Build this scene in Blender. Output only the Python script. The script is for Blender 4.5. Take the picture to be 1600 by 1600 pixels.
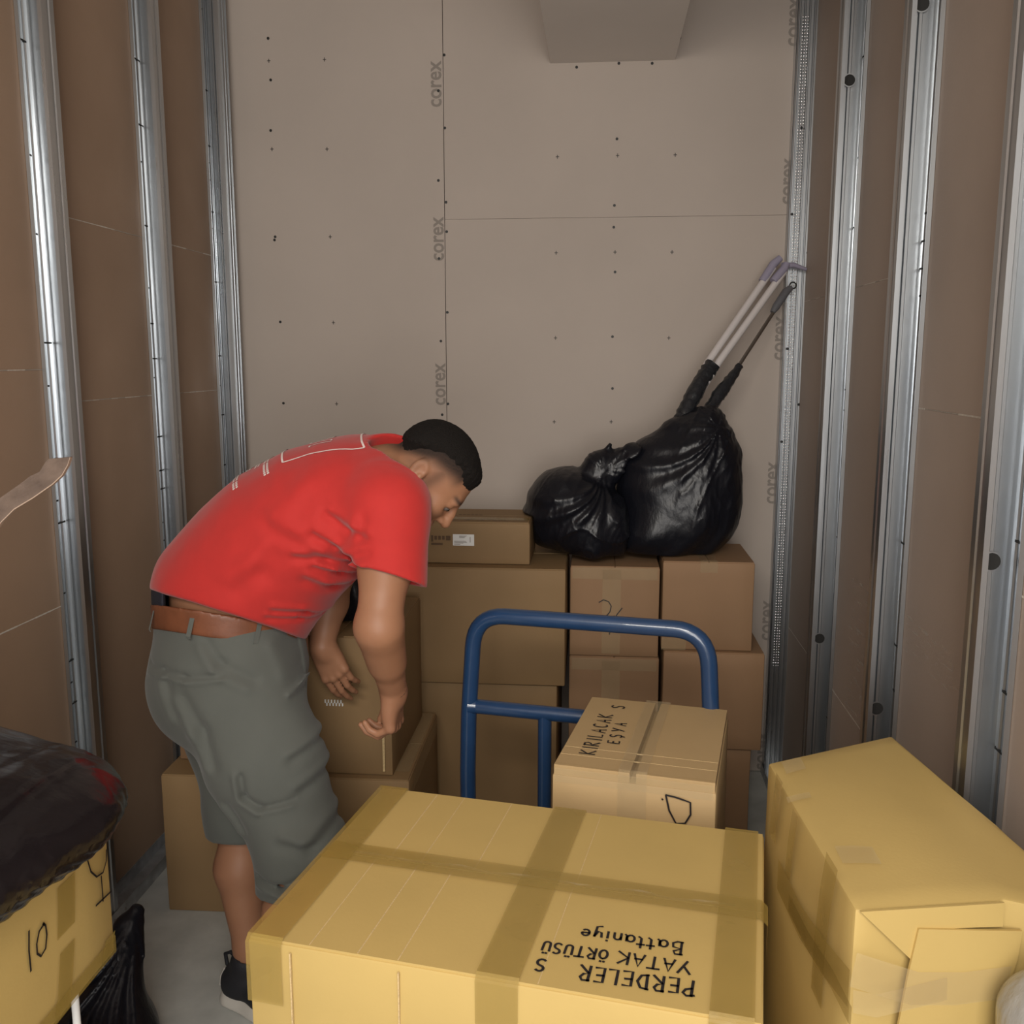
import bpy, bmesh, math, random
import numpy as np
from mathutils import Vector, Matrix
from mathutils.bvhtree import BVHTree

random.seed(7)
rng = np.random.default_rng(7)
for o in list(bpy.data.objects):
    bpy.data.objects.remove(o)
SC = bpy.context.scene
COL = SC.collection

# ------------------------------------------------------------------ camera
F = 1480.0; CH = 1.6
TH = math.radians(9.2); YA = math.radians(5.25)
cd = bpy.data.cameras.new('camera'); cam = bpy.data.objects.new('camera', cd); COL.objects.link(cam)
cam.location = (0, 0, CH); cam.rotation_euler = (math.pi / 2 - TH, 0, YA)
cd.sensor_width = 36; cd.sensor_fit = 'HORIZONTAL'; cd.lens = F / 1600 * 36; cd.clip_start = .02
SC.camera = cam
cf = np.array([-math.sin(YA) * math.cos(TH), math.cos(YA) * math.cos(TH), -math.sin(TH)])
cr = np.array([math.cos(YA), math.sin(YA), 0.]); cu = np.cross(cr, cf); CC = np.array([0, 0, CH])
def ray(x, y): return cf + cr * (x - 800) / F - cu * (y - 800) / F
def pz(x, y, z): d = ray(x, y); return CC + d * ((z - CH) / d[2])
def pY(x, y, Y): d = ray(x, y); return CC + d * (Y / d[1])
def pX(x, y, X): d = ray(x, y); return CC + d * (X / d[0])

# ------------------------------------------------------------------ world, lamps, exposure
W = bpy.data.worlds.new('world'); SC.world = W; W.use_nodes = True
W.node_tree.nodes['Background'].inputs[0].default_value = (.80, .86, 1, 1)
W.node_tree.nodes['Background'].inputs[1].default_value = .30
def area(name, loc, target, sx, sy, power, col=(1, .93, .82)):
    l = bpy.data.lights.new(name, 'AREA'); l.shape = 'RECTANGLE'; l.size = sx; l.size_y = sy
    l.energy = power; l.color = col
    o = bpy.data.objects.new(name, l); COL.objects.link(o); o.location = loc
    o.rotation_euler = (Vector(target) - Vector(loc)).to_track_quat('-Z', 'Y').to_euler()
    return o
area('corridor_ceiling_lamp', (-.30, -.75, 2.45), (-.15, 2.3, 1.0), 1.2, .45, 34)
area('open_doorway_daylight', (.25, -1.15, 1.62), (-.05, 3, 1.45), 1.25, 1.7, 44, (1, .955, .90))
SC.view_settings.view_transform = 'Standard'; SC.view_settings.look = 'None'
SC.view_settings.gamma = 1; SC.view_settings.use_curve_mapping = False
SC.view_settings.exposure = .38

# ------------------------------------------------------------------ helpers
def tag(o, label=None, cat=None, group=None, kind=None):
    if label: o['label'] = label
    if cat: o['category'] = cat
    if group: o['group'] = group
    if kind: o['kind'] = kind
    return o
def empty(name, loc, rz=0, **k):
    o = bpy.data.objects.new(name, None); COL.objects.link(o); o.location = loc; o.rotation_euler = (0, 0, rz)
    o.empty_display_size = .05
    return tag(o, **k)
def link(name, me, mat, parent=None, **k):
    o = bpy.data.objects.new(name, me); COL.objects.link(o)
    if mat and not me.materials: me.materials.append(mat)
    if parent: o.parent = parent
    return tag(o, **k)
def mesh(name, V, Fa, smooth=False, sharp=None):
    me = bpy.data.meshes.new(name); me.from_pydata([tuple(map(float, v)) for v in V], [], Fa); me.update()
    if smooth or sharp: me.shade_smooth()
    if sharp: me.set_sharp_from_angle(angle=math.radians(sharp))
    return me
def obj(name, V, Fa, mat, parent=None, smooth=False, sharp=None, **k):
    return link(name, mesh(name, V, Fa, smooth, sharp), mat, parent, **k)
def bm_obj(name, bm, mat, parent=None, sharp=None, **k):
    me = bpy.data.meshes.new(name); bm.normal_update(); bm.to_mesh(me); bm.free()
    if sharp: me.shade_smooth(); me.set_sharp_from_angle(angle=math.radians(sharp))
    return link(name, me, mat, parent, **k)
BF = [(0, 3, 2, 1), (4, 5, 6, 7), (0, 1, 5, 4), (1, 2, 6, 5), (2, 3, 7, 6), (3, 0, 4, 7)]
def boxv(x0, x1, y0, y1, z0, z1):
    return [(x0, y0, z0), (x1, y0, z0), (x1, y1, z0), (x0, y1, z0), (x0, y0, z1), (x1, y0, z1), (x1, y1, z1), (x0, y1, z1)]
class MB:
    def __init__(s): s.V = []; s.F = []
    def add(s, V, Fa):
        n = len(s.V); s.V += list(V); s.F += [tuple(i + n for i in f) for f in Fa]; return s
    def box(s, *a): return s.add(boxv(*a), BF)
    def build(s, name, mat, parent=None, **k): return obj(name, s.V, s.F, mat, parent, **k)
def tube(pts, rad, n=14, caps=True):
    pts = [Vector(p) for p in pts]; V = []; Fa = []
    if not hasattr(rad, '__len__'): rad = [rad] * len(pts)
    t0 = (pts[1] - pts[0]).normalized(); up = Vector((0, 0, 1)) if abs(t0.z) < .9 else Vector((1, 0, 0))
    nx = t0.cross(up).normalized()
    for i, p in enumerate(pts):
        t = (pts[min(i + 1, len(pts) - 1)] - pts[max(i - 1, 0)]).normalized()
        nx = (nx - t * nx.dot(t)).normalized(); ny = t.cross(nx)
        for k in range(n):
            a = 2 * math.pi * k / n; V.append(p + (nx * math.cos(a) + ny * math.sin(a)) * rad[i])
    for i in range(len(pts) - 1):
        for k in range(n): Fa.append((i * n + k, i * n + (k + 1) % n, (i + 1) * n + (k + 1) % n, (i + 1) * n + k))
    if caps: Fa.append(tuple(range(n))[::-1]); Fa.append(tuple((len(pts) - 1) * n + k for k in range(n)))
    return V, Fa
def bez(a, b, c, n=8):
    a, b, c = map(Vector, (a, b, c)); return [(1 - t) ** 2 * a + 2 * t * (1 - t) * b + t * t * c for t in [i / n for i in range(n + 1)]]

# ------------------------------------------------------------------ materials
def mat(name, col, rough=.6, metal=0, noise=0, nscale=20, bump=0, bscale=200, stretch=None, spec=.5, coat=0, alpha=1, detail=4, col2=None, rvar=0, sheen=0):
    m = bpy.data.materials.new(name); m.use_nodes = True; nt = m.node_tree; b = nt.nodes['Principled BSDF']
    b.inputs['Base Color'].default_value = (*col, 1); b.inputs['Roughness'].default_value = rough
    b.inputs['Metallic'].default_value = metal; b.inputs['Specular IOR Level'].default_value = spec
    b.inputs['Coat Weight'].default_value = coat; b.inputs['Alpha'].default_value = alpha
    b.inputs['Sheen Weight'].default_value = sheen
    N = nt.nodes.new; L = nt.links.new
    tc = N('ShaderNodeTexCoord'); src = tc.outputs['Object']
    if stretch:
        mp = N('ShaderNodeMapping'); mp.inputs['Scale'].default_value = stretch; L(src, mp.inputs[0]); src = mp.outputs[0]
    if noise:
        n = N('ShaderNodeTexNoise'); n.inputs['Scale'].default_value = nscale; n.inputs['Detail'].default_value = detail; L(src, n.inputs['Vector'])
        r = N('ShaderNodeMapRange'); r.inputs[1].default_value = .3; r.inputs[2].default_value = .7; L(n.outputs[0], r.inputs[0])
        mx = N('ShaderNodeMix'); mx.data_type = 'RGBA'; L(r.outputs[0], mx.inputs[0])
        c2 = col2 or tuple(c * (1 - noise) for c in col)
        mx.inputs[6].default_value = (*col, 1); mx.inputs[7].default_value = (*c2, 1); L(mx.outputs[2], b.inputs['Base Color'])
        if rvar:
            rr = N('ShaderNodeMapRange'); rr.inputs[1].default_value = .3; rr.inputs[2].default_value = .7
            rr.inputs[3].default_value = rough - rvar; rr.inputs[4].default_value = rough + rvar; L(n.outputs[0], rr.inputs[0]); L(rr.outputs[0], b.inputs['Roughness'])
    if bump:
        n2 = N('ShaderNodeTexNoise'); n2.inputs['Scale'].default_value = bscale; n2.inputs['Detail'].default_value = 5; L(src, n2.inputs['Vector'])
        bp = N('ShaderNodeBump'); bp.inputs['Strength'].default_value = bump; bp.inputs['Distance'].default_value = .004; L(n2.outputs[0], bp.inputs['Height']); L(bp.outputs[0], b.inputs['Normal'])
    return m
M = {}
M['floor'] = mat('concrete', (.52, .53, .50), .55, noise=.25, nscale=9, bump=.1, bscale=60, rvar=.1)
M['white_board'] = mat('plasterboard_face', (.43, .37, .325), .8, noise=.07, nscale=2.2, bump=.05, bscale=300)
M['kraft'] = mat('plasterboard_kraft_back', (.33, .222, .148), .55, noise=.14, nscale=2.5, bump=.06, bscale=150, rvar=.08)
M['kraft_grey'] = mat('plasterboard_grey_back', (.40, .32, .265), .6, noise=.12, nscale=2.5, bump=.06, bscale=150)
M['kraft_edge'] = mat('torn_plaster_edge', (.62, .57, .50), .8, noise=.3, nscale=80)
M['ceiling'] = mat('ceiling_board', (.74, .69, .64), .8, noise=.05, nscale=3)
M['galv'] = mat('galvanised_steel', (.58, .61, .64), .33, 1, noise=.22, nscale=14, stretch=(1, 1, .12), bump=.06, bscale=40, rvar=.07)
M['galv_dark'] = mat('galvanised_track', (.64, .66, .68), .5, 1, noise=.3, nscale=20, bump=.08, bscale=60, rvar=.08)
M['knurl'] = mat('knurled_dimples', (.85, .87, .88), .18, 1)
M['void'] = mat('dark_gap', (.012, .011, .010), .8)
M['screw'] = mat('black_screw', (.02, .02, .02), .5, .5)
M['print'] = mat('grey_print', (.235, .205, .18), .8)
M['card'] = mat('cardboard_yellow', (.515, .365, .128), .62, noise=.07, nscale=5, bump=.05, bscale=160, spec=.35)
M['card_tan'] = mat('cardboard_tan', (.47, .325, .160), .62, noise=.07, nscale=5, bump=.05, bscale=160, spec=.35)
M['card_brown'] = mat('cardboard_brown', (.265, .168, .080), .66, noise=.10, nscale=4, bump=.05, bscale=160, spec=.3)
M['card_red'] = mat('cardboard_reddish', (.285, .170, .092), .66, noise=.10, nscale=4, bump=.05, bscale=160, spec=.3)
M['card_pale'] = mat('cardboard_pale', (.66, .49, .25), .8, noise=.3, nscale=300)  # pale tone for folds; paints the light that crease edges catch
M['tape'] = mat('packing_tape', (.40, .275, .065), .25, noise=.12, nscale=12, bump=.25, bscale=22, coat=.3, alpha=.55, rvar=.05)
M['tape_clear'] = mat('clear_tape', (.62, .50, .30), .16, noise=.1, nscale=15, bump=.5, bscale=30, coat=.8, alpha=.22)
M['ink'] = mat('black_marker', (.012, .010, .012), .5)
M['brown_ink'] = mat('brown_print', (.10, .055, .025), .7)
M['label'] = mat('white_label', (.72, .72, .70), .5)
M['blue'] = mat('blue_powder_coat', (.016, .048, .122), .28, noise=.1, nscale=30, coat=.5, bump=.04, bscale=120)
M['rubber'] = mat('grey_rubber', (.05, .05, .055), .7)
M['deck'] = mat('blue_deck', (.03, .07, .18), .5)
M['bag'] = mat('black_plastic_film', (.006, .0065, .010), .36, bump=.75, bscale=38, spec=.36, stretch=(1, 1, .55))
M['bag_shiny'] = mat('black_stretch_film', (.008, .006, .007), .22, bump=.75, bscale=11, spec=.38, stretch=(.45, 1.0, 1.6))
M['bag_shiny'].node_tree.nodes['Bump'].inputs['Distance'].default_value = .007
M['tape_black'] = mat('black_wrap_tape', (.016, .017, .020), .25, bump=.8, bscale=60)
M['film'] = mat('clear_stretch_film', (.26, .25, .23), .18, bump=1, bscale=60, stretch=(1, 1, .2), coat=.6)
M['pole_white'] = mat('white_pole', (.55, .51, .50), .45)
M['lilac'] = mat('lilac_plastic', (.27, .25, .33), .5)
M['grey_grip'] = mat('grey_grip', (.10, .10, .11), .55)
M['chrome'] = mat('dull_chrome', (.35, .33, .31), .3, 1)
M['white_metal'] = mat('white_metal', (.75, .75, .74), .35)
M['veneer'] = mat('mottled_veneer', (.15, .105, .08), .5, noise=.5, nscale=26, col2=(.08, .053, .04), stretch=(1, 1, 1.5), bump=.1)
M['veneer_edge'] = mat('pale_veneer_edge', (.32, .23, .17), .6)
M['shirt'] = mat('red_cotton', (.44, .015, .012), .82, noise=.06, nscale=40, bump=.05, bscale=500, sheen=.15)
M['shirt_print'] = mat('white_shirt_print', (.78, .66, .64), .7)
M['shorts'] = mat('grey_green_twill', (.086, .092, .082), .88, noise=.08, nscale=12, bump=.06, bscale=400, sheen=.1)
M['belt'] = mat('brown_leather', (.18, .062, .028), .45, noise=.25, nscale=30, bump=.08, bscale=120)
M['navy'] = mat('navy_underwear', (.008, .008, .016), .8)
M['hair'] = mat('black_hair', (.008, .006, .005), .8, spec=.2, noise=.4, nscale=300, bump=.8, bscale=500)
M['shoe'] = mat('black_canvas', (.010, .010, .013), .7, bump=.2, bscale=400)
M['sole'] = mat('off_white_sole', (.50, .47, .42), .6)
M['eye'] = mat('eye', (.13, .11, .10), .3)
M['iris'] = mat('dark_iris', (.02, .012, .008), .15)

def skin_material():
    m = bpy.data.materials.new('skin'); m.use_nodes = True; nt = m.node_tree; b = nt.nodes['Principled BSDF']; N = nt.nodes.new; L = nt.links.new
    at = N('ShaderNodeAttribute'); at.attribute_name = 'stubble'
    n = N('ShaderNodeTexNoise'); n.inputs['Scale'].default_value = 18; tc = N('ShaderNodeTexCoord'); L(tc.outputs['Object'], n.inputs['Vector'])
    a = N('ShaderNodeMix'); a.data_type = 'RGBA'; a.inputs[6].default_value = (.33, .165, .092, 1); a.inputs[7].default_value = (.275, .128, .072, 1); L(n.outputs[0], a.inputs[0])
    c = N('ShaderNodeMix'); c.data_type = 'RGBA'; c.inputs[7].default_value = (.012, .009, .008, 1); L(at.outputs['Fac'], c.inputs[0]); L(a.outputs[2], c.inputs[6]); L(c.outputs[2], b.inputs['Base Color'])
    rr = N('ShaderNodeMapRange'); rr.inputs[3].default_value = .5; rr.inputs[4].default_value = .95; L(at.outputs['Fac'], rr.inputs[0]); L(rr.outputs[0], b.inputs['Roughness']); b.inputs['Specular IOR Level'].default_value = .35; b.inputs['Subsurface Weight'].default_value = .06; b.inputs['Subsurface Radius'].default_value = (.012, .004, .002)
    b.inputs['Subsurface Scale'].default_value = .5
    return m
M['skin'] = skin_material()

# ------------------------------------------------------------------ the room
XL, XR, YB, ZC = -1.355, .652, 3.58, 3.05      # inner faces of the studs, back wall, ceiling
PL, PR = XL - .07, XR + .07                    # faces of the kraft boards
Y0 = -.25
fl = MB().box(PL - .1, PR + .1, Y0 - 1.2, YB + .1, -.1, 0).build('floor', M['floor']); fl['kind'] = 'structure'
cl = MB().box(PL - .1, PR + .1, Y0, YB + .1, ZC, ZC + .1).build('ceiling', M['ceiling']); cl['kind'] = 'structure'

# back wall: three plasterboard sheets on a dark core, joints left open by a few millimetres
wb = MB().box(PL - .1, PR + .1, YB + .014, YB + .1, 0, ZC).build('wall_back', M['void']); wb['kind'] = 'structure'
SX = -.578; SZ = 2.106
for x0, x1, z0, z1 in ((PL - .1, SX - .0012, .004, ZC), (SX + .0012, PR + .1, .004, SZ - .0005), (SX + .0012, PR + .1, SZ + .0005, ZC)):
    MB().box(x0, x1, YB, YB + .0135, z0, z1).build('plasterboard_sheet', M['white_board'], wb)
def text_mesh(body, size, bold=.0):
    c = bpy.data.curves.new('t', 'FONT'); c.body = body; c.size = size; c.offset = bold; c.align_x = 'CENTER'; c.align_y = 'CENTER'; c.resolution_u = 3
    o = bpy.data.objects.new('t', c); COL.objects.link(o); bpy.context.view_layer.update()
    me = bpy.data.meshes.new_from_object(o.evaluated_get(bpy.context.evaluated_depsgraph_get()))
    bpy.data.objects.remove(o); bpy.data.curves.remove(c); return me
corex = text_mesh('corex', .078, .0015); corex.materials.clear(); corex.materials.append(M['print'])
xs = [v.co.x for v in corex.vertices]; cl_len = max(xs) - min(xs)
for v in corex.vertices: v.co.x *= .158 / cl_len
for px, py in ((679, 132), (683, 374), (686, 601), (1239, 35), (1230, 284), (1217, 529), (1205, 755), (1197, 970), (1189, 1174)):
    p = pY(px, py, YB - .0012)
    o = link('printed_lettering', corex, None, wb); o.location = p
    o.matrix_local = Matrix.Translation(p) @ Matrix(((0, -1, 0), (0, 0, -1), (1, 0, 0))).to_4x4() 
    o['label'] = 'grey printed corex lettering running up the board'
# screw heads and small cross marks (a few pixels each)
sm = MB()
sc_px = [(419, 60), (423, 125), (423, 204), (430, 370), (429, 375), (438, 503), (443, 630), (694, 86), (695, 200), (697, 316), (698, 362), (699, 488), (700, 631), (685, 282), (686, 404), (689, 533), (691, 648), (685, 142), (901, 105), (1019, 99), (967, 99), (1062, 60), (964, 217), (960, 321), (959, 355), (961, 425), (957, 526), (957, 607), (953, 694)]
for px, py in sc_px:
    p = pY(px, py, YB); V, Fa = tube([(p[0], YB - .0015, p[2]), (p[0], YB + .003, p[2])], .0052, 8); sm.add(V, Fa)
cr_px = [(507, 93), (511, 233), (516, 370), (521, 504), (526, 631), (871, 245), (965, 243), (1055, 242), (869, 395), (961, 394), (1050, 394), (868, 528), (1045, 528), (866, 659), (955, 659), (425, 233), (420, 95)]
for px, py in cr_px:
    p = pY(px, py, YB)
    sm.box(p[0] - .006, p[0] + .006, YB - .0008, YB + .002, p[2] - .0012, p[2] + .0012); sm.box(p[0] - .0012, p[0] + .0012, YB - .0008, YB + .002, p[2] - .007, p[2] + .007)
sm.build('screw_heads', M['screw'], wb, kind='stuff')

# boxed-in duct under the ceiling, running out from the back wall
dk = MB().box(-.192, .247, .6, YB - .001, 2.637, ZC - .001).build('trim_1', M['ceiling']); dk['kind'] = 'structure'; dk['label'] = 'boxed plasterboard duct hanging under the ceiling'

def stud(parent, side, ya, holes=(), slots=()):
    """C-profile stud open towards the door: web at ya+.055, ribbed flanges; side -1 left wall, +1 right wall"""
    x_in = XL if side < 0 else XR; x_out = PL if side < 0 else PR
    s = 1 if side > 0 else -1
    yw = ya + .055; t = .0012
    # plan outline of the profile (open polyline), given a thickness and extruded upwards
    fi = x_in; fo = x_out - s * .001
    pl = [(fi + s * .010, ya), (fi, ya), (fi, ya + .018), (fi + s * .003, ya + .021), (fi + s * .003, ya + .034), (fi, ya + .037), (fi, yw),
          (fi + s * .028, yw), (fi + s * .031, yw - .005), (fi + s * .036, yw - .005), (fi + s * .039, yw),
          (fo, yw), (fo, ya + .042), (fo - s * .003, ya + .039), (fo - s * .003, ya + .033), (fo, ya + .030), (fo, ya + .020), (fo - s * .003, ya + .017), (fo - s * .003, ya + .011), (fo, ya + .008), (fo, ya), (fo - s * .010, ya)]
    n = len(pl); V = []; Fa = []
    q = []
    for i in range(n):
        a = np.array(pl[max(i - 1, 0)]); b = np.array(pl[min(i + 1, n - 1)]); d = (b - a) / np.linalg.norm(b - a); q.append((pl[i][0] - d[1] * t * s * -1, pl[i][1] + d[0] * t * s * -1))
    for z in (.003, ZC - .003):
        V += [(x, y, z) for x, y in pl] + [(x, y, z) for x, y in q]
    m2 = 2 * n
    for i in range(n - 1):
        Fa += [(i, i + 1, m2 + i + 1, m2 + i), (n + i + 1, n + i, m2 + n + i, m2 + n + i + 1), (i + 1, i, n + i, n + i + 1), (m2 + i, m2 + i + 1, m2 + n + i + 1, m2 + n + i)]
    Fa += [(0, m2, m2 + n, n), (n - 1, n + n - 1, m2 + n + n - 1, m2 + n - 1)]
    st = obj('metal_stud', V, Fa, M['galv'], parent, sharp=30)
    bmn = bmesh.new(); bmn.from_mesh(st.data); bmesh.ops.recalc_face_normals(bmn, faces=bmn.faces); bmn.to_mesh(st.data); bmn.free()
    for z in holes:
        V, Fa = tube([(fi + s * .034, yw - .0075, z), (fi + s * .034, yw + .002, z)], .0155, 20)
        obj('service_hole', V, Fa, M['void'], st)
        ring = []
        rv = []; rf = []
        for k in range(20):
            a = 2 * math.pi * k / 20
            for r in (.0155, .0185): rv.append((fi + s * .034 + r * math.cos(a), yw - .0082, z + r * math.sin(a)))
        for k in range(20): a, b = 2 * k, 2 * ((k + 1) % 20); rf.append((a, a + 1, b + 1, b))
        obj('hole_rim', rv, rf, M['galv'], st)
    mb = MB()
    for z in slots: mb.box(min(fo - s * .0045, fo - s * .0012), max(fo - s * .0045, fo - s * .0012), ya + .001, ya + random.choice((.02, .035, .045)), z - .0022, z + .0022)
    if slots: mb.build('punched_slots', M['void'], st, kind='stuff')
    return st
def slots(): 
    z = .25; r = []
    while z < 2.95: r.append(z); z += random.choice((.06, .11, .19, .27))
    return r
def boards(parent, x0, x1, cols, m, xf):
    for ya, yb, zs in cols:
        zs = [.002] + list(zs) + [ZC - .002]
        for a, b in zip(zs, zs[1:]):
            MB().box(x0, x1, ya + .001, yb - .001, a + .0012, b - .0012).build('kraft_board', M[m], parent)
        for z in zs[1:-1]:
            mb = MB(); y = ya + .002
            while y < yb - .02:
                l = random.uniform(.02, .09); t = random.choice((.0006, .0012, .0018)); mb.box(xf - .0007, xf + .0007, y, min(y + l, yb - .002), z - t, z + t); y += l
            mb.build('torn_joint', M['kraft_edge'], parent, kind='stuff')
wl = MB().box(PL - .1, PL - .0135, Y0, YB, 0, ZC).build('wall_left', M['kraft_edge']); wl['kind'] = 'structure'
boards(wl, PL - .013, PL, ((Y0, 2.365, (.947, 1.572)), (2.365, YB, (1.484, 1.973))), 'kraft', PL)
for ya in (.565, 1.15, 1.74, 2.335, 2.926, 3.455): stud(wl, -1, ya, (), slots())
wr = MB().box(PR + .0135, PR + .1, Y0, YB, 0, ZC).build('wall_right', M['kraft_edge']); wr['kind'] = 'structure'
boards(wr, PR, PR + .013, ((Y0, 1.672, (1.2,)), (1.672, 2.262, (1.489,)), (2.262, YB, (.6, 1.8))), 'kraft_grey', PR)
for ya, h in ((.45, ()), (1.045, ()), (1.642, (1.25,)), (2.235, (.755, 2.362)), (2.848, (.748, 2.372))): stud(wr, 1, ya, h, slots())
# plaster scuff streaks on the right boards
def scuff_material():
    m = bpy.data.materials.new('plaster_dust'); m.use_nodes = True; nt = m.node_tree; b = nt.nodes['Principled BSDF']; N = nt.nodes.new; L = nt.links.new
    b.inputs['Base Color'].default_value = (.62, .57, .5, 1); b.inputs['Roughness'].default_value = .9
    tc = N('ShaderNodeTexCoord'); mp = N('ShaderNodeMapping'); mp.inputs['Scale'].default_value = (1, 9, 55); L(tc.outputs['Object'], mp.inputs[0])
    n = N('ShaderNodeTexNoise'); n.inputs['Scale'].default_value = 1.6; n.inputs['Detail'].default_value = 6; L(mp.outputs[0], n.inputs['Vector'])
    r = N('ShaderNodeMapRange'); r.inputs[1].default_value = .56; r.inputs[2].default_value = .72; r.inputs[4].default_value = .6; L(n.outputs[0], r.inputs[0]); L(r.outputs[0], b.inputs['Alpha']); return m
M['dust'] = scuff_material()
for y0, y1, z0, z1 in ((1.72, 2.215, .925, 1.012), (2.32, 2.70, .60, 1.0)):
    obj('plaster_scuff', [(PR - .0008, y0, z0), (PR - .0008, y1, z0), (PR - .0008, y1, z1), (PR - .0008, y0, z1)], [(0, 1, 2, 3)], M['dust'], wr)
# bottom tracks along the side walls
for side, par in ((-1, wl), (1, wr)):
    s = side; xi = XL if s < 0 else XR; xo = PL if s < 0 else PR
    mb = MB()
    mb.box(min(xi, xo), max(xi, xo), Y0, YB - .002, .0005, .0025)
    mb.box(min(xi - s * .0012, xi - s * .0030), max(xi - s * .0012, xi - s * .0030), Y0, YB - .002, .0005, .042)
    mb.box(min(xo - s * .0005, xo - s * .0022), max(xo - s * .0005, xo - s * .0022), Y0, YB - .002, .0005, .042)
    tr = mb.build('bottom_track', M['galv_dark'], par)
    for y in (2.42, 2.36, 2.98, 1.72, 1.1): 
        V, Fa = tube([(xi - s * .003, y, .022), (xi - s * .006, y, .022)], .004, 8); obj('track_screw', V, Fa, M['chrome'], tr)
# corner profiles with knurled strip against the back wall
def corner(par, x0, x1, yf, bx, holes_px=()):
    # folded strip facing the door, ribbed
    xs = np.linspace(x0, x1, 25); V = []; Fa = []
    for i, x in enumerate(xs):
        y = yf - (.004 if i % 6 in (2, 3) else 0)
        V += [(x, y, .003), (x, y, ZC - .003), (x, y + .0015, ZC - .003), (x, y + .0015, .003)]
    for i in range(24):
        a = 4 * i; b = a + 4; Fa += [(a, b, b + 1, a + 1), (a + 2, a + 1, b + 1, b + 2), (a + 3, a + 2, b + 2, b + 3), (a, a + 3, b + 3, b)]
    Fa += [(0, 1, 2, 3), (96, 99, 98, 97)]
    st = obj('corner_profile', V, Fa, M['galv'], par, sharp=20)
    mb = MB()
    mb.box(x0, x0 + .0015, yf, YB - .001, .003, ZC - .003); mb.build('profile_return', M['galv'], st)
    kb = MB(); z = .45
    while z < 2.75:
        for k in range(3):
            x = bx + k * .0085; c = Vector((x, yf - .0042, z))
            r = .0029; V = [c + Vector((0, -.0022, 0))]
            for q in range(8): V.append(c + Vector((r * math.cos(q * math.pi / 4), 0.0005, r * math.sin(q * math.pi / 4))))
            kb.add(V, [(0, 1 + (q + 1) % 8, 1 + q) for q in range(8)])
        z += .0105
    kb.build('knurled_dimples', M['knurl'], st, kind='stuff', smooth=True)
    for px, py in holes_px:
        p = pY(px, py, yf); V, Fa = tube([(p[0], yf - .006, p[2]), (p[0], yf + .0005, p[2])], .005, 8); obj('profile_screw', V, Fa, M['screw'], st)
corner(wr, .654, .722, 3.535, .672, ((1252, 200), (1237, 335), (1262, 395), (1230, 545), (1248, 632), (1221, 690)))
corner(wl, -1.425, -1.343, 3.50, -1.378, ((352, 735),))
# ------------------------------------------------------------------ cartons
def carton_body(w, d, h, bulge=.004, seed=0, bev=.004, cuts=5):
    r = np.random.default_rng(seed)
    bm = bmesh.new(); bmesh.ops.create_cube(bm, size=1)
    bmesh.ops.subdivide_edges(bm, edges=bm.edges[:], cuts=cuts, use_grid_fill=True)
    ph = r.uniform(0, 6, 6)
    for v in bm.verts:
        x, y, z = v.co * 2
        b = bulge
        dx = dy = dz = 0
        if abs(abs(x) - 1) < 1e-4: dx = np.sign(x) * b * ((1 - y * y) * (1 - z * z) + .25 * math.sin(3 * y + ph[0]) * (1 - abs(z)))
        if abs(abs(y) - 1) < 1e-4: dy = np.sign(y) * b * ((1 - x * x) * (1 - z * z) + .25 * math.sin(3 * x + ph[1]) * (1 - abs(z)))
        if z > .999: dz = -b * .4 * (1 - x * x) * (1 - y * y)
        v.co = Vector((v.co.x * w + dx, v.co.y * d + dy, (v.co.z + .5) * h + dz))
    es = [e for e in bm.edges if len(e.link_faces) == 2 and e.calc_face_angle() > 1.0]
    bmesh.ops.bevel(bm, geom=es, offset=bev, segments=2, affect='EDGES', profile=.5)
    return bm
def ribbon(path, side, width, taper=1):
    """flat strip following path, widened along side"""
    V = []; s = Vector(side).normalized() * width / 2
    for p in path: p = Vector(p); V += [p - s, p + s]
    return V, [(2 * i, 2 * i + 1, 2 * i + 3, 2 * i + 2) for i in range(len(path) - 1)]
def tape(parent, path, side, width, m='tape', name='tape_strip'):
    V, Fa = ribbon(path, side, width); return obj(name, V, Fa, M[m], parent)
def over_edges(w, d, h, axis, c, z0, lift=.0035, wrap=True, front=.06, back=.06):
    """tape path running over the top from front to back (axis 'y') or left to right (axis 'x') at offset c"""
    e = lift; T = h + e + .003
    if axis == 'y':
        return [(c, -d / 2 - e - .003, h - front), (c, -d / 2 - e - .003, h - .004), (c, -d / 2 + .004, T), (c, -d / 6, T), (c, d / 6, T), (c, d / 2 - .004, T), (c, d / 2 + e, h - .004), (c, d / 2 + e, h - back)]
    return [(-w / 2 - e - .003, c, h - front), (-w / 2 - e - .003, c, h - .004), (-w / 2 + .004, c, T), (0, c, T), (w / 2 - .004, c, T), (w / 2 + e + .003, c, h - .004), (w / 2 + e + .003, c, h - back)]
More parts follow.
